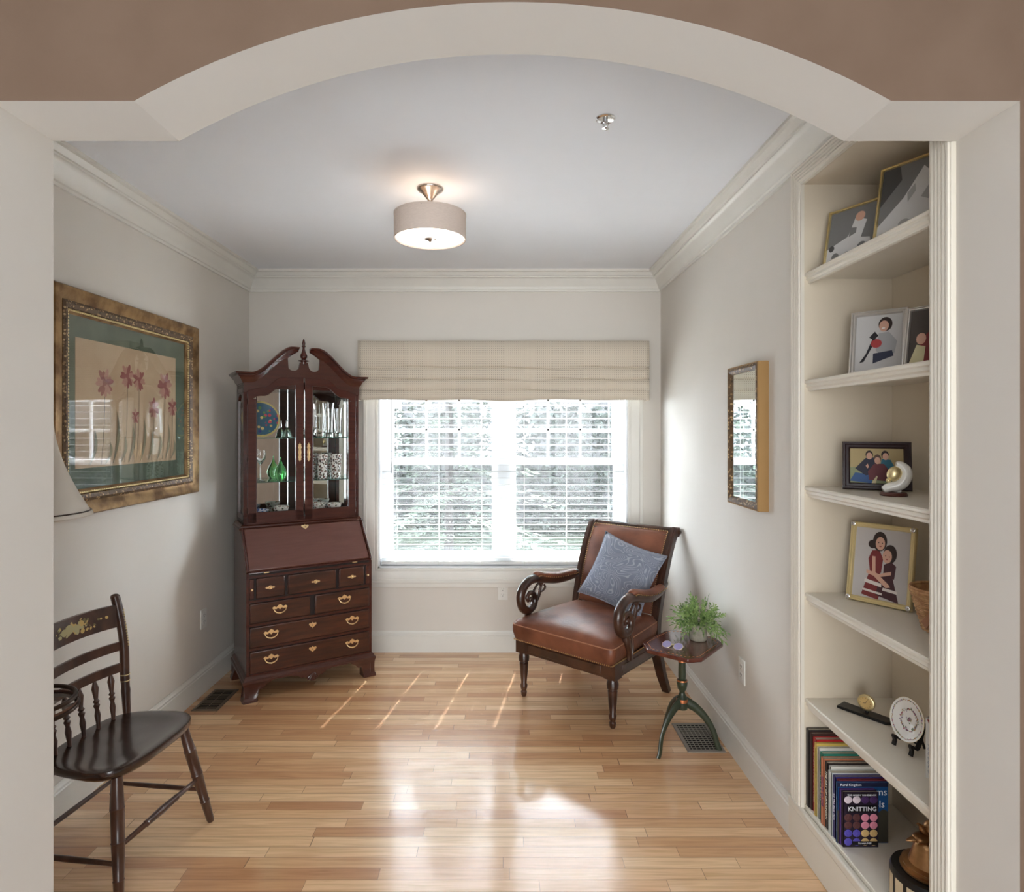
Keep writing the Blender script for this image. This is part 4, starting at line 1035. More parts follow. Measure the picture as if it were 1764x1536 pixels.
def at(k, t): p, q = FT[k]; return Vector(p).lerp(Vector(q), t)
strp = [(0, .008), (.3, .010), (.31, .0125), (.33, .0115), (.5, .014), (.67, .0115), (.69, .0125), (.7, .010), (1, .008)]
for a, c, t in (('fn', 'ff', .46), ('rn', 'rf', .40), ('rf', 'ff', .34), ('rn', 'fn', .34)):
    b = MB(); turned(b, at(a, t), at(c, t), strp if t == .46 else [(0, .007), (.5, .010), (1, .007)]); b.build('stretcher', 'chairwood', sc_, smooth=35)
# back
for s_ in (-1, 1):
    pth = catmull([(-.298, s_*.195, .43), (-.305, s_*.197, .52), (-.312, s_*.2, .60), (-.322, s_*.205, .74), (-.345, s_*.205, .86), (-.36, s_*.205, .915)], 5); n = len(pth)
    r_ = [.013, .014, .015, .0155, .016, .017, .018, .0165, .0165, .018, .0175] + [.018]*20
    b = MB().tube(pth, r_[:n], shape=[(math.cos(t)*1.0, math.sin(t)*(.95)) for t in [2*PI*k/14 for k in range(14)]], up=(1, 0, 0))
    b.ball(pth[-1], (.018, .018, .012), 12); po = b.build('back_post', 'chairwood', sc_, smooth=True)
    b = MB()
    for z in (.575, .6): b.lathe([(.0172, -.002), (.0185, 0), (.0172, .002)], (-.31, s_*.1995, z), 14, cap=False)
    for k in range(14): b.ball((-.312-.0018*k+.0, s_*.2035, .72+k*.011), (.0035, .003, .0045), 6, rot=(0, 0, 0)); 
    b.v = [v+Vector((.0145 if v.z > .65 else 0, 0, 0)) for v in b.v]
    b.build('gilt_bands', 'gold', po, smooth=True)
def slat(z0, z1, x0, th, name, bow=.028):
    b = MB(); n = 14; vs = []; fs = []
    for i in range(n+1):
        y = lerp(-.2, .2, i/n); bx = -bow*(1-(y/.2)**2)
        for (dx, z) in ((th/2, z0), (th/2, z1), (-th/2, z1), (-th/2, z0)): vs.append((x0+bx+dx-(z-z0)*.12, y, z+.006*(1-(y/.2)**2)))
    for i in range(n):
        for j in range(4): fs.append([i*4+j, i*4+(j+1) % 4, (i+1)*4+(j+1) % 4, (i+1)*4+j])
    fs += [[0, 1, 2, 3], [n*4+j for j in range(4)]]
    return b._a(vs, fs).build(name, 'chairwood', sc_, bevel=.002)
cr = slat(.795, .885, -.338, .016, 'crest_rail')
slat(.70, .735, -.322, .012, 'back_slat'); slat(.615, .65, -.312, .012, 'back_slat')
# stencilled fruit on crest: small flat shapes just proud of the curved face
b = MB(); rnd = random.Random(4)
def crestx(y, z): return -.338-.028*(1-(y/.2)**2)+.0085-(z-.795)*.12
mats_ = [flat('stencil_gold', (206, 176, 110)), flat('stencil_pale', (186, 176, 130)), flat('stencil_leaf', (120, 108, 70))]
for k in range(70):
    y = rnd.gauss(.0, .06); z = .842+rnd.gauss(0, .012)
    if abs(y) > .15: continue
    b.m = rnd.choice([0, 0, 2, 2, 1]); r = rnd.uniform(.003, .008) if abs(y) > .04 else rnd.uniform(.006, .013)
    pts_ = ell(y, z, r, r*rnd.uniform(.4, 1), 10, rnd.uniform(0, 3)); e = .0003+k*.00002
    b._a([(crestx(p[0], p[1])+e, p[0], p[1]+.006*(1-(p[0]/.2)**2)) for p in pts_], [list(range(10))])
for (y, z, r) in ((-.02, .845, .02), (.012, .84, .016), (-.045, .84, .015)):
    b.m = 1; pts_ = ell(y, z, r, r*.9, 16); b._a([(crestx(p[0], p[1])+.002, p[0], p[1]+.006) for p in pts_], [list(range(16))])
b.build('stencil_decoration', mats_, cr, recalc=False)
spp = [(0, .0075), (.15, .008), (.3, .011), (.42, .007), (.5, .012), (.54, .007), (.58, .012), (.62, .007), (.7, .009), (.85, .013), (.95, .008), (1, .005)]
for k in range(5):
    y = lerp(-.14, .14, k/4); bx = -.028*(1-(y/.2)**2)
    b = MB(); turned(b, (-.30+bx*.6, y*.97, .436), (-.312+bx, y, .622), spp, 12); b.build('spindle', 'chairwood', sc_, smooth=True)

# ------------------------------------------------------------------ round glass table and lamp behind the left jamb
GX, GY = -1.40, 1.80
gt = thing('round_glass_table', 'small round metal table with glass top beside the wooden side chair', 'table', (GX, GY, 0))
GR = .120; GZ = .80
ringp = lambda r, z: [(r*math.cos(2*PI*i/40), r*math.sin(2*PI*i/40), z) for i in range(40)]
rim = MB().tube(ringp(GR-.004, GZ), .007, 8, closed=True).build('top_ring', 'brass_dark', gt, smooth=True)
MB().tube(ringp(GR, GZ-.028), .007, 8, closed=True).build('lower_ring', 'brass_dark', gt, smooth=True)
MB().lathe([(GR-.006, GZ-.024), (GR-.006, GZ-.020)], seg=40).build('glass_top', 'pane', gt)
MB().lathe([(GR+.001, GZ-.028), (GR+.001, GZ-.014)], seg=40, cap=False).build('apron_band', flat('rosewood', (96, 62, 48), .3), gt, smooth=True)
MB().lathe([(.10, .0), (.10, .012), (.03, .03), (.012, .05), (.011, GZ-.05), (.03, GZ-.032), (.03, GZ-.026)], seg=28).build('pedestal', 'brass_dark', gt, smooth=35)
for k in range(3): a = 2*PI*k/3+2.6; MB().tube([(0, 0, GZ-.034), (GR*math.cos(a), GR*math.sin(a), GZ-.030)], .005, 8).build('spoke', 'brass_dark', gt, smooth=True)
tl = thing('table_lamp', 'table lamp with cream bell shade trimmed by a dark line, on the round glass table', 'lamp', (GX, GY, GZ-.020))
lz = tl.location.z
MB().lathe([(.055, 0), (.055, .012), (.02, .03), (.03, .08), (.045, .15), (.04, .22), (.018, .3), (.01, .36), (.008, .62)], seg=24).build('lamp_base', 'china', tl, smooth=35)
s0 = 1.348-lz; pr = []
for i in range(13):
    t = i/12; pr.append((.155-.095*(1-(1-t)**1.8)*1.0, s0+.008+.29*t))
pr2 = pr+[(r-.003, z) for r, z in pr[::-1]]
MB().lathe(pr2+[pr2[0]], seg=48, cap=False).build('lamp_shade', 'lampshade', tl, smooth=True)
MB().lathe([(.1555, s0-.004), (.161, s0), (.159, s0+.008), (.151, s0+.012), (.151, s0-.002), (.1555, s0-.004)], seg=48, cap=False).build('shade_trim', 'lampshade', tl, smooth=True)
MB().lathe([(.1558, s0+.010), (.1575, s0+.012), (.155, s0+.014)], seg=48, cap=False).build('shade_piping', 'brass_dark', tl)

# ------------------------------------------------------------------ framed pictures and mirror
def wall_frame_prof(w, d):
    return [(0, 0), (0, d*.75), (.006, d*.95), (.016, d), (w*.42, d*.8), (w*.5, d*.45)]
PX0, PX1, PZ0, PZ1 = 2.44, 3.61, 1.237, 2.205
pf = thing('framed_floral_print', 'large gold framed print of red lilies with green mat on the left wall', 'picture', (XL, (PX0+PX1)/2, (PZ0+PZ1)/2), PI/2)
# local: x along wall, -y out of the wall
hw_, hz = (PX1-PX0)/2, (PZ1-PZ0)/2
rect = lambda w, h, y=0: [(-w, y, -h), (-w, y, h), (w, y, h), (w, y, -h)]
N_ = (0, -1, 0)
fr = MB().sweep(rect(hw_, hz), [(0, 0), (0, .03), (-.006, .038), (-.02, .04), (-.06, .026), (-.064, .02), (-.064, 0)], N_, closed=True).build('frame', 'goldframe', pf, smooth=30)
MB().sweep(rect(hw_-.06, hz-.06), [(0, 0), (0, .028), (-.012, .034), (-.03, .028), (-.034, .018), (-.034, 0)], N_, closed=True).build('carved_moulding', 'darkcarve', fr, smooth=30)
b = MB()
for (p, q) in zip(rect(hw_-.098, hz-.098), rect(hw_-.098, hz-.098)[1:]+rect(hw_-.098, hz-.098)[:1]):
    L = math.dist(p, q); k_ = int(L/.013)
    for i in range(k_): t = (i+.5)/k_; b.ball([lerp(p[0], q[0], t), -.021, lerp(p[2], q[2], t)], .0055, 6)
b.build('beading', 'gold', fr, smooth=True)
MB().sweep(rect(hw_-.094, hz-.094), [(0, 0), (0, .018), (-.01, .018), (-.018, .012), (-.018, 0)], N_, closed=True).build('inner_lip', 'goldframe', fr, smooth=30)
iw, ih = hw_-.11, hz-.11
flat('mat_green', (92, 104, 86), .7); flat('art_paper', (196, 174, 142), .8)
M['matg'] = mat('green_mat', (100, 112, 92), .8, rgb2=(80, 94, 76), scale=7); M['paper'] = mat('aged_paper', (202, 180, 148), .8, rgb2=(190, 164, 132), scale=4)
MB().span((-iw, -.004, -ih), (iw, -.002, ih)).build('green_mat', 'matg', pf)
ax0, ax1, azl, azh = -iw+.055, iw-.095, -ih+.09, ih-.092
art = MB(); art.span((ax0, -.006, azl), (ax1, -.0045, azh)); aw, ah = ax1-ax0, azh-azl
red = [flat('petal_red', (150, 92, 84), .8), flat('petal_pink', (182, 138, 122), .8), flat('stem_grey', (120, 108, 88), .8), flat('leaf_grey', (140, 134, 108), .8)]
e = [0]
def shp(poly, m_):
    e[0] += 1; art.m = m_; art._a([(ax0+p[0]*aw, -.0062-e[0]*.00002, azl+p[1]*ah) for p in poly], [list(range(len(poly)))])
def lily(u, v, s, m_=1, rot=0):
    for k in range(6):
        a = rot+2*PI*k/6; c = (u+s*.5*math.cos(a)/aw, v+s*.55*math.sin(a)/ah)
        pts_ = []
        for i in range(10):
            t = 2*PI*i/10; lx = s*.55*math.cos(t); ly = s*.22*math.sin(t); pts_.append((c[0]+(lx*math.cos(a)-ly*math.sin(a))/aw, c[1]+(lx*math.sin(a)+ly*math.cos(a))/ah))
        shp(pts_, (m_ if k % 2 else 2 if m_ == 1 else 1)); 
    shp(ell(u, v, s*.25/aw, s*.25/ah, 10), 1)
def stem(u0, v0, u1, v1, w=.004):
    n = 6; L = []; R = []
    for i in range(n+1):
        t = i/n; u = lerp(u0, u1, t)+.012*math.sin(PI*t); v = lerp(v0, v1, t); L.append((u-w/2/aw, v)); R.append((u+w/2/aw, v))
    for i in range(n): shp([L[i], L[i+1], R[i+1], R[i]], 3)
def leaf(u0, v0, u1, v1, w=.02):
    n = 8; L = []; R = []
    for i in range(n+1):
        t = i/n; u = lerp(u0, u1, t)+(.03*math.sin(PI*t)*(1 if u1 > u0 else -1)); v = lerp(v0, v1, t); ww = w*math.sin(PI*min(t*.9+.08, 1))/2; L.append((u-ww/aw, v)); R.append((u+ww/aw, v))
    for i in range(n): shp([L[i], L[i+1], R[i+1], R[i]], 4)
art_m = ['paper']+[red[0], red[1], red[2], red[3]]
for (u, v, s) in ((.24, .68, .062), (.45, .76, .055), (.57, .74, .052), (.86, .72, .068), (.955, .52, .046), (.73, .5, .05), (.53, .42, .032)):
    stem(u, v, u-.03, .02); lily(u, v-.015, s*.9, 2, u*5+.5); lily(u, v, s, 1 if s > .054 else 2, u*5)
for (u, v) in ((.15, .3), (.35, .45), (.5, .35), (.62, .4), (.7, .3), (.9, .35), (.97, .2), (.8, .25), (.42, .25), (.28, .2)): leaf(u-.04, 0.02, u, v)
art.build('lily_print', art_m, pf, recalc=False)
MB().span((-iw-.004, -.0105, -ih-.004), (iw+.004, -.0095, ih+.004)).build('glazing', 'glaze', pf)

wm_ = thing('wall_mirror', 'narrow gilt framed wall mirror on the right wall', 'mirror', (XR, 2.80, 1.577), -PI/2)
MB().sweep(rect(.178, .325), [(0, 0), (0, .045), (-.006, .048), (-.006, 0)], N_, closed=True).build('frame_edge', mat('gilt_edge', (176, 140, 92), .4, .5), wm_)
MB().sweep(rect(.172, .319), [(0, 0), (0, .046), (-.012, .05), (-.024, .044), (-.03, .036), (-.03, 0)], N_, closed=True).build('carved_frame', 'darkcarve', wm_, smooth=30)
MB().span((-.145, -.036, -.292), (.145, -.034, .292)).build('mirror_glass', 'mirror', wm_)
MB().span((-.17, -.033, -.315), (.17, 0, .315)).build('backing', 'velvet', wm_)

# ------------------------------------------------------------------ photo frames on the shelves
SKIN = flat('photo_skin', (205, 160, 138)); HAIR = flat('photo_hair', (48, 34, 30))
GREYS = [flat('photo_grey%d' % i, (v, v-1, v-2)) for i, v in enumerate((70, 120, 165, 205))]
def photo_frame(label, x, y, z, dirx, w, h, fw, style, art_fn, tilt=.2, corners=False):
    """x,y = bottom-left corner on the shelf; dirx = unit vector of the bottom edge"""
    rz = math.atan2(dirx[1], dirx[0]); mx, my = x+dirx[0]*w/2, y+dirx[1]*w/2
    t = thing('photo_frame', label, 'photo frame', (mx, my, z), rz)
    T = Matrix.Translation((0, 0, .002)) @ Matrix.Rotation(-tilt, 4, 'X')
    def mk(): b = MB(); b.T = T; return b
    rc = [(-w/2, 0, 0), (-w/2, 0, h), (w/2, 0, h), (w/2, 0, 0)]
    b = mk(); d = .014
    b.sweep(rc, [(0, -.002), (0, d*.7), (-.003, d), (-fw*.35, d), (-fw*.5, d*.75), (-fw*.8, d*.8), (-fw, d*.4), (-fw, -.002)], (0, -1, 0), closed=True)
    f = b.build('frame', style, t, smooth=30)
    if corners:
        b = mk()
        for cx in (-w/2+fw/2, w/2-fw/2):
            for cz in (fw/2, h-fw/2): b.ball((cx, -.015, cz), (fw*.5, .003, fw*.5), 10)
        b.build('corner_ornaments', 'chrome', f, smooth=True)
    b = mk(); ms = art_fn(b, -w/2+fw-.001, fw-.001, w-2*fw+.002, h-2*fw+.002)
    b.build('photo', ms, t, recalc=False)
    b = mk(); b.span((-w/2+.003, .001, .003), (w/2-.003, .004, h-.003)); b.build('backing', 'velvet', t)
    leg = MB(); th_ = tilt; top = Vector((0, h*.55*math.sin(th_)+.005, h*.55*math.cos(th_))); k = h*.55*math.sin(th_)+h*.3
    leg._a([(-.02, top.y, top.z), (.02, top.y, top.z), (.03, k, .001), (-.03, k, .001), (-.02, top.y+.003, top.z), (.02, top.y+.003, top.z), (.03, k+.003, .001), (-.03, k+.003, .001)], [[0, 1, 2, 3], [7, 6, 5, 4], [0, 4, 5, 1], [2, 6, 7, 3], [1, 5, 6, 2], [0, 3, 7, 4]])
    leg.build('easel_back', 'velvet', t)
    return t
def shapes(bgm, items):
    def fn(b, x, z, w, h):
        ms = [bgm]; b.m = 0; b.span((x, -.005, z), (x+w, -.003, z+h))
        for i, (poly, m_) in enumerate(items):
            if m_ not in ms: ms.append(m_)
            b.m = ms.index(m_); b._a([(x+min(1, max(0, p[0]))*w, -.0053-i*.00006, z+min(1, max(0, p[1]))*h) for p in poly], [list(range(len(poly)))])
        return ms
    return fn
c_ = flat
two_girls = shapes(c_('photo_bg', (186, 180, 176)), [
    ([(.18, .04), (.5, .0), (.56, .3), (.5, .38), (.3, .36)], c_('plaid_red', (120, 48, 48))), ([(.45, .06), (.86, .0), (.72, .36), (.5, .34)], c_('plaid_dark', (70, 40, 44))),
    ([(.22, .22), (.54, .18), (.54, .23), (.23, .27)], c_('plaid_white', (214, 204, 196))), ([(.2, .1), (.56, .07), (.56, .1), (.2, .13)], c_('plaid_white', (214, 204, 196))), ([(.56, .14), (.83, .12), (.82, .16), (.57, .18)], c_('plaid_white', (214, 204, 196))),
    ([(.27, .56), (.33, .68), (.46, .70), (.54, .58), (.52, .38), (.32, .36)], c_('plaid_red', (120, 48, 48))), ([(.56, .5), (.68, .56), (.78, .5), (.76, .32), (.56, .34)], c_('plaid_dark', (70, 40, 44))),
    (ell(.46, .82, .13, .14, 20), HAIR), (ell(.33, .77, .08, .06, 16), HAIR), (ell(.47, .79, .085, .095, 20), SKIN), (ell(.66, .66, .12, .13, 20), HAIR), (ell(.61, .62, .085, .095, 20), SKIN),
    ([(.34, .6), (.4, .6), (.42, .38), (.66, .24), (.7, .2), (.62, .18), (.36, .34)], SKIN), ([(.25, .4), (.48, .36), (.7, .42), (.7, .37), (.46, .31), (.25, .35)], SKIN),
    (ell(.44, .8, .01, .008, 6), HAIR), (ell(.51, .8, .01, .008, 6), HAIR), (ell(.475, .75, .025, .008, 8), c_('lips', (150, 70, 66))), (ell(.58, .63, .01, .008, 6), HAIR), (ell(.65, .62, .01, .008, 6), HAIR), (ell(.61, .58, .022, .008, 8), c_('lips', (150, 70, 66)))])
three_men = shapes(c_('foliage_photo', (176, 156, 112)), [
    ([(0, 0), (1, 0), (1, .5), (0, .45)], c_('grass_photo', (140, 146, 110))), ([(.0, .06), (.42, .0), (.4, .25), (.1, .3)], c_('denim', (60, 92, 140))), ([(.1, .42), (.3, .72), (.5, .74), (.5, .3), (.3, .22)], c_('navy', (46, 46, 62))),
    ([(.55, .1), (.84, .02), (.86, .4), (.76, .68), (.6, .7), (.55, .4)], c_('teal', (54, 110, 130))), ([(.36, .1), (.66, .08), (.74, .36), (.64, .56), (.46, .56), (.34, .34)], c_('maroon', (104, 52, 58))),
    (ell(.37, .82, .07, .12, 16), HAIR), (ell(.37, .78, .055, .1, 16), SKIN), (ell(.66, .82, .07, .12, 16), HAIR), (ell(.67, .77, .055, .1, 16), SKIN), (ell(.52, .7, .07, .13, 16), c_('hair_brown', (92, 70, 58))), (ell(.52, .65, .055, .1, 16), SKIN),
    ([(.4, 0), (.48, .0), (.52, .2), (.5, .22)], c_('cream_photo', (200, 190, 150))), ([(.3, .5), (.34, .56), (.36, .46), (.33, .42)], SKIN)])
girl_sit = shapes(c_('studio_bg', (198, 196, 194)), [
    ([(.45, .36), (.5, .66), (.72, .68), (.9, .5), (.85, .28), (.55, .26)], c_('grey_sweater', (166, 166, 168))), ([(.1, .14), (.2, .16), (.45, .54), (.4, .62), (.24, .3)], c_('black_legs', (34, 32, 38))), ([(.4, .12), (.84, .24), (.8, .34), (.4, .3)], c_('dark_jeans', (54, 58, 78))),
    (ell(.64, .82, .15, .13, 18), HAIR), (ell(.61, .79, .105, .1, 18), SKIN), (ell(.46, .48, .12, .08, 12), c_('rose_red', (170, 60, 60))), ([(.3, .6), (.42, .7), (.5, .62), (.4, .54)], c_('black_legs', (34, 32, 38))), (ell(.6, .75, .04, .015, 8), c_('teeth', (235, 225, 220)))])
girl_red = shapes(c_('dark_bg', (70, 62, 56)), [([(.2, 0), (.95, 0), (.9, .5), (.55, .62), (.3, .45)], c_('red_knit', (122, 44, 44))), (ell(.7, .72, .22, .2, 18), c_('hair_brown', (92, 70, 58))), (ell(.66, .68, .17, .16, 18), SKIN), (ell(.3, .45, .12, .11, 14), SKIN), ([(.05, 0), (.4, 0), (.42, .3), (.2, .34)], c_('cream_photo', (200, 190, 150)))])
bw_a = shapes(GREYS[1], [([(0, 0), (1, 0), (.9, .35), (.4, .45), (0, .3)], GREYS[3]), ([(.3, .3), (.7, .35), (.8, .7), (.55, .8), (.45, .5)], GREYS[3]), (ell(.65, .8, .1, .09), SKIN), ([(.45, .45), (.6, .5), (.6, .6), (.48, .62)], GREYS[1]), (ell(.2, .12, .08, .08), GREYS[1]), (ell(.45, .1, .08, .08), GREYS[1]), (ell(.75, .2, .1, .1), GREYS[1]), (ell(.1, .3, .06, .06), GREYS[0])])
bw_b = shapes(GREYS[1], [([(0, .0), (1, 0), (1, .5), (.6, .9), (.35, .55), (0, .25)], GREYS[3]), ([(.0, .5), (.3, .8), (.25, 1), (0, 1)], GREYS[0]), ([(.6, .5), (.9, .9), (1, .8), (.8, .4)], GREYS[2]), (ell(.4, .2, .09, .07), GREYS[2]), (ell(.25, .1, .07, .06), GREYS[2]), ([(.42, .48), (.52, .6), (.5, .7), (.4, .6)], GREYS[2])])
def nd(a): return (math.cos(math.radians(a)), math.sin(math.radians(a)))
photo_frame('gold edged black and white photo frame at the left on the top shelf', 1.195, 2.265, SH[0], nd(-62), .19, .215, .009, 'gold', bw_a)
photo_frame('large gold edged black and white photo frame at the right on the top shelf', 1.235, 2.03, SH[0], nd(-62), .23, .28, .009, 'gold', bw_b)
photo_frame('silver frame with portrait of a seated person in grey sweater, second shelf', 1.24, 2.18, SH[1], nd(-42), .175, .235, .018, 'silver', girl_sit)
photo_frame('smaller silver frame with portrait in red clothing, right end of second shelf', 1.225, 1.86, SH[1], nd(-55), .13, .185, .011, 'silver', girl_red)
photo_frame('dark brown wooden frame with colour photo of three people, third shelf', 1.226, 2.195, SH[2], nd(-28), .21, .172, .024, 'darkframe', three_men, .22)
photo_frame('large gold frame with portrait of two people in plaid dresses, fourth shelf', 1.262, 2.232, SH[3], nd(-54), .212, .282, .018, mat('pale_gold', (232, 214, 162), .35, .6), two_girls, .17, True)

# figurine on third shelf
fg = thing('white_gold_figurine', 'small curved white and gold figurine on a brown base in front of the dark frame', 'figurine', (1.275, 1.985, SH[2]), math.radians(-20))
MB().lathe([(.038, 0), (.04, .004), (.036, .011), (.0, .012)], seg=24).build('base', flat('brown_base', (84, 44, 36), .35), fg, smooth=35)
b = MB(); pth = catmull([(-.03, 0, .018), (-.01, 0, .028), (.014, 0, .035), (.03, 0, .055), (.033, 0, .08), (.02, 0, .097), (.006, 0, .100)], 5)
b.tube(pth, [.011+.009*math.sin(PI*i/(len(pth)-1)) for i in range(len(pth))], 12); b.tube(catmull([(-.026, .006, .02), (0, .008, .02), (.022, .004, .015)], 4), .008, 8)
b.build('white_body', 'china', fg, smooth=True)
b = MB().ball((.002, -.004, .072), (.022, .018, .026), 16, rot=(0, .5, 0)); b.ball((-.016, -.006, .05), (.008, .008, .008), 8); b.lathe([(.006, 0), (.003, .006), (.006, .01)], (.01, 0, .098), 10); b.build('gold_ornament', 'gold', fg, smooth=True)
# basket
bk = thing('wicker_basket', 'small round wicker basket with a wooden handle on the fourth shelf', 'basket', (1.355, 1.865, SH[3]))
b = MB().lathe([(0, 0), (.052, 0), (.059, .02), (.075, .07), (.086, .122), (.084, .122), (.072, .07), (.056, .02), (0, .006)], seg=32, cap=False)
for k in range(20):
    z = .004+k*.006; r = .056+.034*(z/.125); b.tube([((r+.002*math.sin(16*a+PI*k))*math.cos(a), (r+.002*math.sin(16*a+PI*k))*math.sin(a), z) for a in [2*PI*i/96 for i in range(96)]], .0031, 5, closed=True)
b.build('woven_body', 'wicker', bk, smooth=True)
b = MB()
for z in (.122, .13): b.tube([(.0895*math.cos(2*PI*i/32), .0895*math.sin(2*PI*i/32), z) for i in range(32)], .0045, 6, closed=True)
b.build('rim', 'wicker', bk, smooth=True)
b = MB().tube([(r*math.cos(math.radians(a)), r*math.sin(math.radians(a)), z) for a, r, z in ((-112, .094, .118), (-126, .092, .095), (-140, .088, .072), (-154, .084, .048), (-166, .08, .026))], .013, shape=[(-1, -.2), (1, -.2), (1, .2), (-1, .2)], up=(-1, 0, 0)); b.build('handle', flat('ash_handle', (168, 116, 82), .5), bk, bevel=.001)
# clock on black base
ck = thing('desk_clock', 'small round gold clock on a long black base, fifth shelf', 'clock', (1.302, 2.178, SH[4]), math.radians(-54))
MB().prism([(-.09, -.028), (.075, -.028), (.09, -.01), (.09, .022), (-.09, .028)], 0, .010, 'z').build('base', 'black', ck, bevel=.002)
MB().tube([(0, .004, .008), (0, .004, .026)], .006, 8).build('clock_stand', 'black', ck)
RX = Euler((PI/2, 0, 0)).to_matrix()
cb = MB().lathe([(.0, -.008), (.026, -.008), (.028, -.004), (.028, .006), (.0245, .008), (.0, .007)], (0, 0, .045), 28, RX, cap=False).build('clock_case', 'gold', ck, smooth=35)
b = MB().lathe([(.021, 0), (.021, .001)], (0, -.0075, .045), 24, RX); b.build('dial', flat('dial_gold', (206, 172, 112), .4), cb)
b = MB(); b.box((.003, -.0092, .05), (.0012, .0006, .012), (0, .5, 0)).box((-.004, -.0092, .044), (.0012, .0006, .009), (0, 1.4, 0))
for k in range(12): a = PI*k/6; b.box((.017*math.cos(a), -.0092, .045+.017*math.sin(a)), (.0012, .0006, .003), (0, PI/2-a, 0))
b.build('clock_hands', 'black', cb)
# plate on stand
ps = thing('plate_stand', 'small black folding easel stand holding the floral plate', 'plate stand', (1.297, 1.936, SH[4]), math.radians(-82))
for s_ in (-1, 1):
    b = MB().tube(catmull([(s_*.034, -.03, .004), (s_*.034, -.026, .02), (s_*.034, -.03, .034), (s_*.034, -.018, .028), (s_*.034, -.004, .03), (s_*.03, .022, .10)], 5), .0055, shape=[(-.7, -1), (.7, -1), (.7, 1), (-.7, 1)], up=(1, 0, 0)); b.build('stand_arm', 'black', ps)
b = MB(); b.tube([(-.034, .0, .034), (.034, .0, .034)], .003, 6); b.tube([(0, .02, .09), (0, .05, .0035)], .004, 6).tube([(-.03, .022, .09), (.03, .022, .09)], .003, 6); b.build('crossbar', 'black', ps)
pl_ = thing('floral_plate', 'round white china plate with rose garland on a black easel stand', 'plate', (1.297, 1.936, SH[4]), math.radians(-82))
Rp = Euler((PI/2-.22, 0, 0)).to_matrix(); pc = (0, -.004, .098)
KP = .88
MB().lathe([(r*KP, z) for r, z in [(0, -.004), (.045, -.003), (.05, .003), (.075, .009), (.0755, .0105), (.052, .0065), (.046, .001), (.0, .0)]], pc, 40, Rp, cap=False).build('dish', 'china', pl_, smooth=True)
b = MB(); rnd = random.Random(8); ms = [flat('rose_pink', (168, 92, 104)), flat('sage', (112, 128, 92)), flat('mauve', (130, 104, 130)), flat('ochre', (180, 140, 80))]
Tp = Matrix.Translation(pc) @ Rp.to_4x4()
for ring, (R0, cnt, zz, spread) in enumerate(((.036, 80, .0016, .004), (.066, 80, .0102, .003), (.006, 26, .001, .005))):
    for k in range(cnt):
        a = 2*PI*k/cnt; r = R0+rnd.gauss(0, spread*.6)*(1 if ring != 1 else .5); zz2 = zz+.0004 if ring != 1 else (.0065+(r-.052)*.174+.0008)
        b.m = rnd.randrange(4); cx, cy = KP*r*math.cos(a), KP*r*math.sin(a)
        b.T = Tp; rr = rnd.uniform(.0016, .0036); b._a([(p[0], p[1], zz2) for p in ell(cx, cy, rr, rr*.6, 6, rnd.random()*3)], [list(range(6))])
b.build('rose_garland', ms, pl_, recalc=False)
MB().lathe([(.0752*KP, .0095), (.0762*KP, .0105), (.0752*KP, .0112)], pc, 40, Rp, cap=False).build('gilt_rim', 'gold', pl_)
# standing card at right end
cd = thing('greeting_card', 'white card with blue script standing at the right end of the fifth shelf', 'card', (1.275, 1.735, SH[4]), math.radians(-58))
b = MB(); b.span((-.06, 0, 0), (.06, .002, .175)).span((-.06, .03, 0), (.06, .032, .175)).span((-.062, 0, 0), (-.06, .032, .175)); b.build('card_body', flat('card_white', (226, 226, 222)), cd)
b = MB(); rnd = random.Random(6)
for k in range(5): b.tube([(-.054+k*.007+.002*math.sin(q*1.7+k), -.0006, .012+.0035*q+.002*math.cos(q*2.3)) for q in range(26-4*k)], .0006, 4)
b.build('card_script', flat('card_blue', (130, 140, 165)), cd)
MB().prism([(-.058, .172), (-.04, .172), (-.05, .155)], -.001, 0, 'y').build('card_mark', flat('card_red', (140, 60, 56)), cd)

# bronze bird sculpture
bs = thing('bronze_bird_sculpture', 'bronze goose-headed figure on round black base, bottom shelf right end', 'sculpture', (1.262, 1.80, SZ))
b = MB().lathe([(.098, 0), (.1, .004), (.1, .11), (.096, .118), (.0, .118)], seg=48); o = b.build('round_base', 'black', bs, smooth=35)
b = MB()
for k in range(16):
    a = 2*PI*k/16; a2 = a+2*PI/16*.72
    pts_ = [(.1012*math.cos(t), .1012*math.sin(t)) for t in (a, (a+a2)/2, a2)]
    b._a([(p[0], p[1], .02) for p in pts_]+[(p[0], p[1], .1) for p in pts_], [[0, 1, 4, 3], [1, 2, 5, 4]])
b.build('base_inlay', flat('cream_inlay', (200, 182, 150)), o, recalc=False)
b = MB().lathe([(.072, .118), (.075, .124), (.075, .130), (.066, .134), (.066, .145), (.07, .15), (.062, .154), (.0, .155)], seg=40); b.v = [Vector((v.x, v.y, .118+(v.z-.118)*.66)) for v in b.v]; b.build('bronze_plinth', 'bronze', bs, smooth=35)
b = MB().lathe([(.05, .152), (.048, .165), (.034, .235), (.028, .25), (.02, .258), (.0, .26)], seg=28)
b.ball((-.018, .0, .268), (.03, .022, .020), 16, rot=(0, -.25, 0)); b.lathe([(.012, 0), (.008, .014), (.002, .026)], (-.04, .0, .262), 12, Euler((0, -PI/2-.25, 0)).to_matrix())
b.tube(catmull([(.0, 0, .28), (-.014, .0, .3), (-.02, 0, .318), (-.03, 0, .33)], 4), [.012, .012, .012, .012, .011, .011, .01, .009, .008, .007, .006, .005, .005], 8)
b.ball((.004, 0, .318), (.014, .02, .028), 12, rot=(0, .4, 0)); b.ball((.024, .0, .335), (.012, .02, .03), 12, rot=(0, .2, 0))
rnd = random.Random(2)
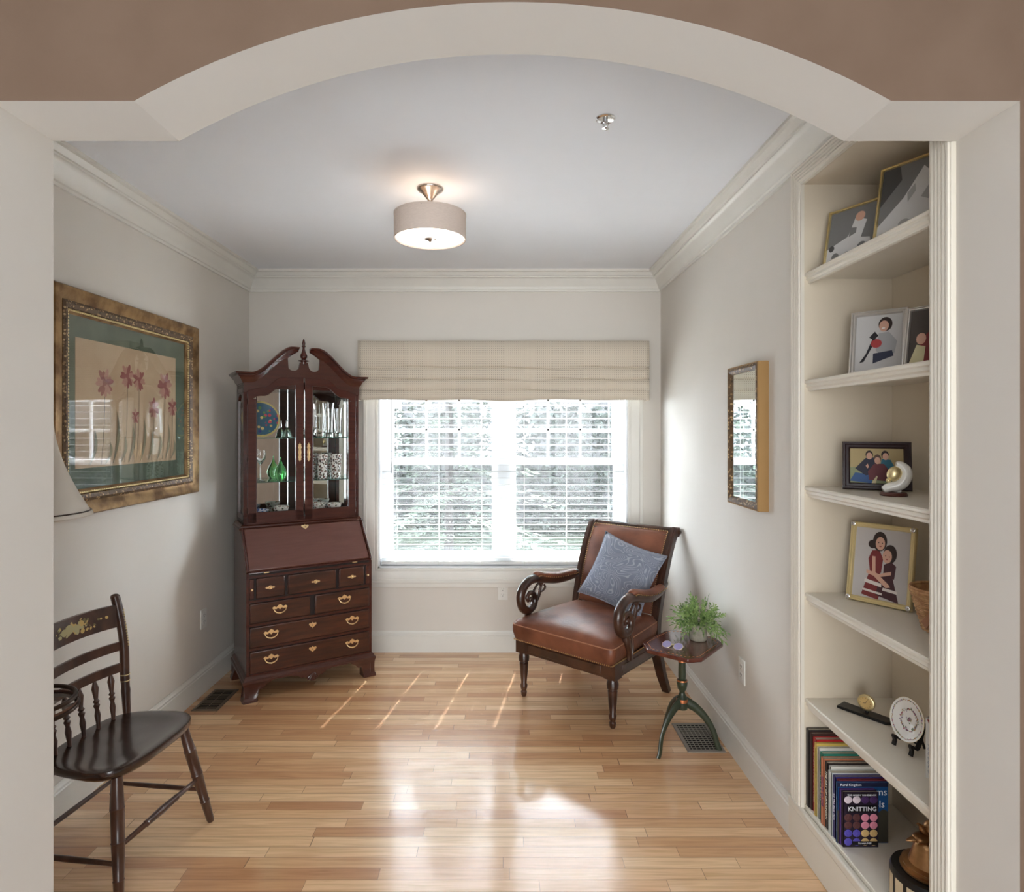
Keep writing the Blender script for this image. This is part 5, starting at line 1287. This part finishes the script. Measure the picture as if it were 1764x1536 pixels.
for k in range(16): a = rnd.uniform(0, 2*PI); b.ball((.004+.026*math.cos(a), .026*math.sin(a), rnd.uniform(.24, .275)), .006, 8)
b.v = [Vector((v.x-.004, v.y, .118+(v.z-.118)*.66)) for v in b.v]; b.build('goose_figure', 'bronze', bs, smooth=60)

# ------------------------------------------------------------------ books on the bottom shelf
CW = lambda n, c: flat('cover_'+n, c, .35)
books = [ # thickness, height, depth, spine colour, label, spine text, text colour
 (.019, .292, .22, 'charcoal', (58, 52, 50), 'tall charcoal paperback at the far left of the bottom shelf', None, None),
 (.014, .286, .22, 'umber', (70, 46, 42), 'tall dark brown book second from the left', None, None),
 (.024, .276, .22, 'red', (176, 38, 40), 'thick red hardcover dog book', 'AMERICAN COCKER SPANIELS', (235, 215, 205)),
 (.011, .268, .21, 'yellow', (206, 176, 90), 'thin yellow book right of the red hardcover', None, None),
 (.012, .258, .21, 'white_floral', (214, 210, 200), 'thin white book with flowers on its cover', None, None),
 (.020, .248, .20, 'teal', (44, 122, 104), 'teal green puppy book', 'PUPPY BOOK', (240, 238, 225)),
 (.019, .240, .20, 'orange', (196, 122, 88), 'orange paperback right of the teal book', 'IDIOT\'S GUIDE', (110, 60, 120)),
 (.019, .236, .205, 'brownblack', (44, 36, 34), 'black travel book with white spine lettering', 'THE ART OF UKRAINIAN', (235, 230, 215)),
 (.008, .230, .20, 'ivory', (216, 212, 202), 'thin ivory booklet right of the black travel book', None, None),
 (.022, .220, .185, 'paleblue', (198, 202, 200), 'pale grey spined book in the middle of the row', None, None),
 (.015, .216, .175, 'indigo', (58, 54, 112), 'indigo spined paperback with white lettering down its spine', 'All The Best Yarn', (225, 220, 235)),
 (.009, .211, .17, 'maroon', (128, 48, 50), 'thin maroon topped booklet right of the indigo paperback', None, None),
 (.009, .208, .175, 'blue', (30, 78, 130), 'blue farm guide with white lettering', 'Farms', (240, 240, 245)),
 (.007, .190, .12, 'lilac', (96, 66, 128), 'thin purple knitting leaflet behind the front book', None, None),
 (.012, .188, .12, 'plum', (40, 30, 44), 'knitting book with rows of yarn balls on its cover, front of the row', 'KNITTING', (235, 232, 228)),
]
Y = BY1-.004; lean = 0.0
for i, (th, hgt, dep, cn, cc_, lab, tx, tc_) in enumerate(books):
    cov = CW(cn, cc_); yc = Y-th/2; Y -= th+.0012
    lean = 0 if i < 6 else .012*(i-5)*.6
    t = thing('book', lab, 'book', (XR+.006+.004*(i % 3), yc, SZ), 0, 'books on the bottom shelf')
    t.rotation_euler = (0, 0, 0)
    # local x 0 (spine) .. dep, y thickness, z up
    b = MB(); b.span((0, -th/2, 0), (dep, -th/2+.0015, hgt)).span((0, th/2-.0015, 0), (dep, th/2, hgt)).span((0, -th/2, 0), (.002, th/2, hgt)); b.build('cover', cov, t)
    MB().span((.002, -th/2+.0014, .003), (dep-.003, th/2-.0014, hgt-.003)).build('pages', 'page', t)
    if tx and i not in (12, 14):
        s = min(th*.75, .016); o = text('spine_title', tx, s*1.15, flat('ink_'+cn, tc_), t, (-.0004, 0, hgt*.52), (0, -PI/2, 0), sx=min(1.0, hgt*.8/(len(tx)*s*.62)))
        o.rotation_euler = Euler((PI/2, 0, -PI/2)).to_matrix().to_4x4().to_euler(); o.matrix_basis = Matrix.Translation((-.0006, 0, hgt*.5)) @ Matrix(((0, 0, -1, 0), (0, -1, 0, 0), (-1, 0, 0, 0), (0, 0, 0, 1))) @ Matrix.Diagonal((min(1.0, hgt*.85/(len(tx)*s*.75)), 1, 1, 1))
    f = -th/2-.0006
    if i == 12:
        text('cover_title', 'Farms', .034, flat('ink_white', (240, 240, 245)), t, (dep-.004, f, hgt*.84), (PI/2, 0, 0), align='RIGHT'); text('cover_title', 'Wools', .034, flat('ink_white', (240, 240, 245)), t, (dep-.012, f, hgt*.64), (PI/2, 0, 0), align='RIGHT')
        b = MB(); b.prism([(0, .002), (dep, .002), (dep, hgt*.52), (dep*.9, hgt*.56), (dep*.8, hgt*.5), (dep*.7, hgt*.57), (dep*.5, hgt*.5), (0, hgt*.54)], f, f+.0006, 'y'); b.build('cover_picture', flat('dark_wood_photo', (66, 62, 52)), t)
        b = MB(); b.prism([(0, hgt*.93), (dep, hgt*.93), (dep, hgt-.001), (0, hgt-.001)], f, f+.0006, 'y'); b.build('cover_band', flat('navy_band', (24, 28, 58)), t)
        text('cover_author', 'Rural Kingdom', .012, flat('ink_white', (240, 240, 245)), t, (.01, f-.0006, hgt*.963), (PI/2, 0, 0), align='LEFT')
    if i == 7:
        b = MB()
        for k, (x, w, h_) in enumerate(((.03, .03, .03), (.07, .028, .05), (.1, .012, .035), (.12, .012, .035))): b.prism([(x-w/2, hgt*.8), (x+w/2, hgt*.8), (x+w*.2, hgt*.8+h_*.6), (x, hgt*.8+h_)], f-.0002, f+.0005, 'y')
        b.build('cover_spires', 'black', t); MB().prism(ell(.165, hgt*.88, .03, .025), f-.0002, f+.0005, 'y').build('cover_dome', flat('dome_brown', (60, 44, 40)), t)
        MB().prism([(.004, hgt*.78), (dep-.002, hgt*.78), (dep-.002, hgt-.006), (.004, hgt-.006)], f+.0002, f+.0006, 'y').build('cover_sky', flat('sky_photo', (196, 202, 210)), t)
    if i == 14:
        m_ = [flat('yarn_brown', (88, 50, 50)), flat('yarn_pink', (222, 140, 160)), flat('yarn_violet', (86, 74, 170)), flat('yarn_tan', (212, 178, 120)), flat('yarn_purple', (70, 40, 90)), flat('yarn_white', (216, 200, 208))]
        b = MB(); ms_ = []
        cols = [(5, 4), (0, 1), (0, 1), (2, 3), (2, 3)]
        zs = [.86, .54, .40, .255, .10]
        for r_, (l1, r1) in enumerate(cols):
            for q in range(4):
                b.m = l1 if q < 2 else r1; b.ball((dep*(.14+.24*q), f, hgt*zs[r_]), (dep*.115, .0012, hgt*.068), 12)
                b.m = l1 if q < 2 else r1; b.tube([(dep*(.14+.24*q)+.006*math.cos(a), f-.0014, hgt*zs[r_]+.008*math.sin(a)) for a in [k*PI/4 for k in range(8)]], .0008, 4, closed=True)
        b.build('cover_picture', m_, t)
        for u0, u1, v0, v1 in ((.12, .95, .64, .76), (.18, .85, .93, .975), (.25, .97, .05, .115)): MB().span((dep*u0, f-.0022, hgt*v0), (dep*u1, f, hgt*v1)).build('title_panel', 'black', t)
        text('cover_title', 'KNITTING', .021, flat('ink_white', (240, 240, 245)), t, (dep*.53, f-.0026, hgt*.70), (PI/2, 0, 0))
        text('cover_series', 'THE HANDY HANDBOOK', .0085, flat('ink_white', (240, 240, 245)), t, (dep*.52, f-.0026, hgt*.952), (PI/2, 0, 0))
        text('cover_author', 'Rowan Hill', .010, flat('ink_white', (240, 240, 245)), t, (dep*.6, f-.0026, hgt*.083), (PI/2, 0, 0))

# ------------------------------------------------------------------ outdoors
struct(MB().span((-14, YB+.25, -.35), (14, 22, -.3)).build('ground', 'lawn'))
nb = thing('neighbouring_house', 'grey brick neighbouring house seen through the right half of the blinds', 'house', (2.0, 12.5, -.3))
M['brick'] = speckle_mat('grey_brown_brick', (50, 48, 47), [(42, 40, 39), (47, 45, 44), (54, 52, 50)], 5, .5, .9)
MB().span((-9, 0, 0), (8, .4, 5.6)).build('brick_wall', 'brick', nb)
for x in (-4.6, -1.9, 1.0): 
    f = MB().span((x-.55, -.06, 1.2), (x+.55, 0, 2.9)).build('house_window', 'vinyl', nb); MB().span((x-.45, -.07, 1.3), (x+.45, -.06, 2.8)).build('window_pane', 'pane', f)
MB().prism([(-.5, 5.5), (4, 8.2), (8, 5.5)], -9.3, 8.3, 'x').build('roof', flat('slate', (86, 84, 86)), nb)
def leafcloud(b, c, r, n, s, rnd, droop=0):
    for k in range(n):
        u = Vector((rnd.gauss(0, 1), rnd.gauss(0, 1), rnd.gauss(0, 1))).normalized()*rnd.uniform(.55, 1)**.5
        P = Vector(c)+Vector((u.x*r[0], u.y*r[1], u.z*r[2])); d = Vector((rnd.gauss(0, 1), rnd.gauss(0, 1), rnd.gauss(0, .6)-droop)).normalized(); w = d.cross(Vector((rnd.random(), rnd.random(), rnd.random()))).normalized()
        b._a([P, P+d*s*.5+w*s*.22, P+d*s, P+d*s*.5-w*s*.22], [[0, 1, 2, 3]])
rnd = random.Random(21)
sp_ = thing('spruce_tree', 'spruce tree with light green drooping boughs outside the left window half', 'tree', (-.75, 8.6, -.3))
MB().lathe([(.07, 0), (.05, 2), (.02, 5.2)], seg=12).build('trunk', 'bark', sp_, smooth=True)
b = MB()
for k in range(190):
    z = rnd.uniform(.3, 5.0); a = rnd.uniform(0, 2*PI); L = (5.4-z)*.36*rnd.uniform(.7, 1.05); d = Vector((math.cos(a), math.sin(a), -.12))
    for j in range(26):
        t = rnd.uniform(.12, 1)**.8; P = d*L*t+Vector((rnd.gauss(0, .05), rnd.gauss(0, .05), z-.15*t*t))
        for q in (-1, 1):
            sd = (Vector((-d.y, d.x, 0))*q*.8+d*.7+Vector((0, 0, rnd.uniform(-.3, .1)))).normalized(); ll = rnd.uniform(.10, .2)*(1.15-t*.5); w = Vector((0, 0, 1)).cross(sd).normalized()*.02
            b._a([P-w*.4, P+sd*ll*.5+w, P+sd*ll, P+sd*ll*.5-w], [[0, 1, 2, 3]])
b.build('foliage', 'needle', sp_, recalc=False)
for i, (x, y, r, lab) in enumerate(((-3.0, 6.6, .5, 'leafy shrub outside at the left end of the window'), (.75, 6.2, .4, 'low leafy shrub outside, left of the armchair back'), (2.2, 6.6, .55, 'leafy shrub outside behind the armchair'), (-.5, 6.0, .3, 'small low shrub outside below the window mullion'))):
    t = thing('shrub', lab, 'shrub', (x, y, -.3)); b = MB(); leafcloud(b, (0, 0, r*.8), (r, r*.7, r*.8), 2200, .07, rnd); b.build('foliage', 'hedge', t, recalc=False)
    b = MB()
    for k in range(5): a = k*1.3; b.tube([(0, 0, 0), (.3*r*math.cos(a), .3*r*math.sin(a), r*.9)], .012, 5)
    b.build('stems', 'bark', t)
hd = MB(); leafcloud(hd, (0, 0, 0), (6.5, .55, 1.5), 16000, .16, rnd); o = hd.build('garden_hedge', 'hedge', None, recalc=False, loc=(0, 11.4, .6)); o['kind'] = 'stuff'; tag(o, 'tall grey-green hedge far outside behind the spruce tree', 'hedge')
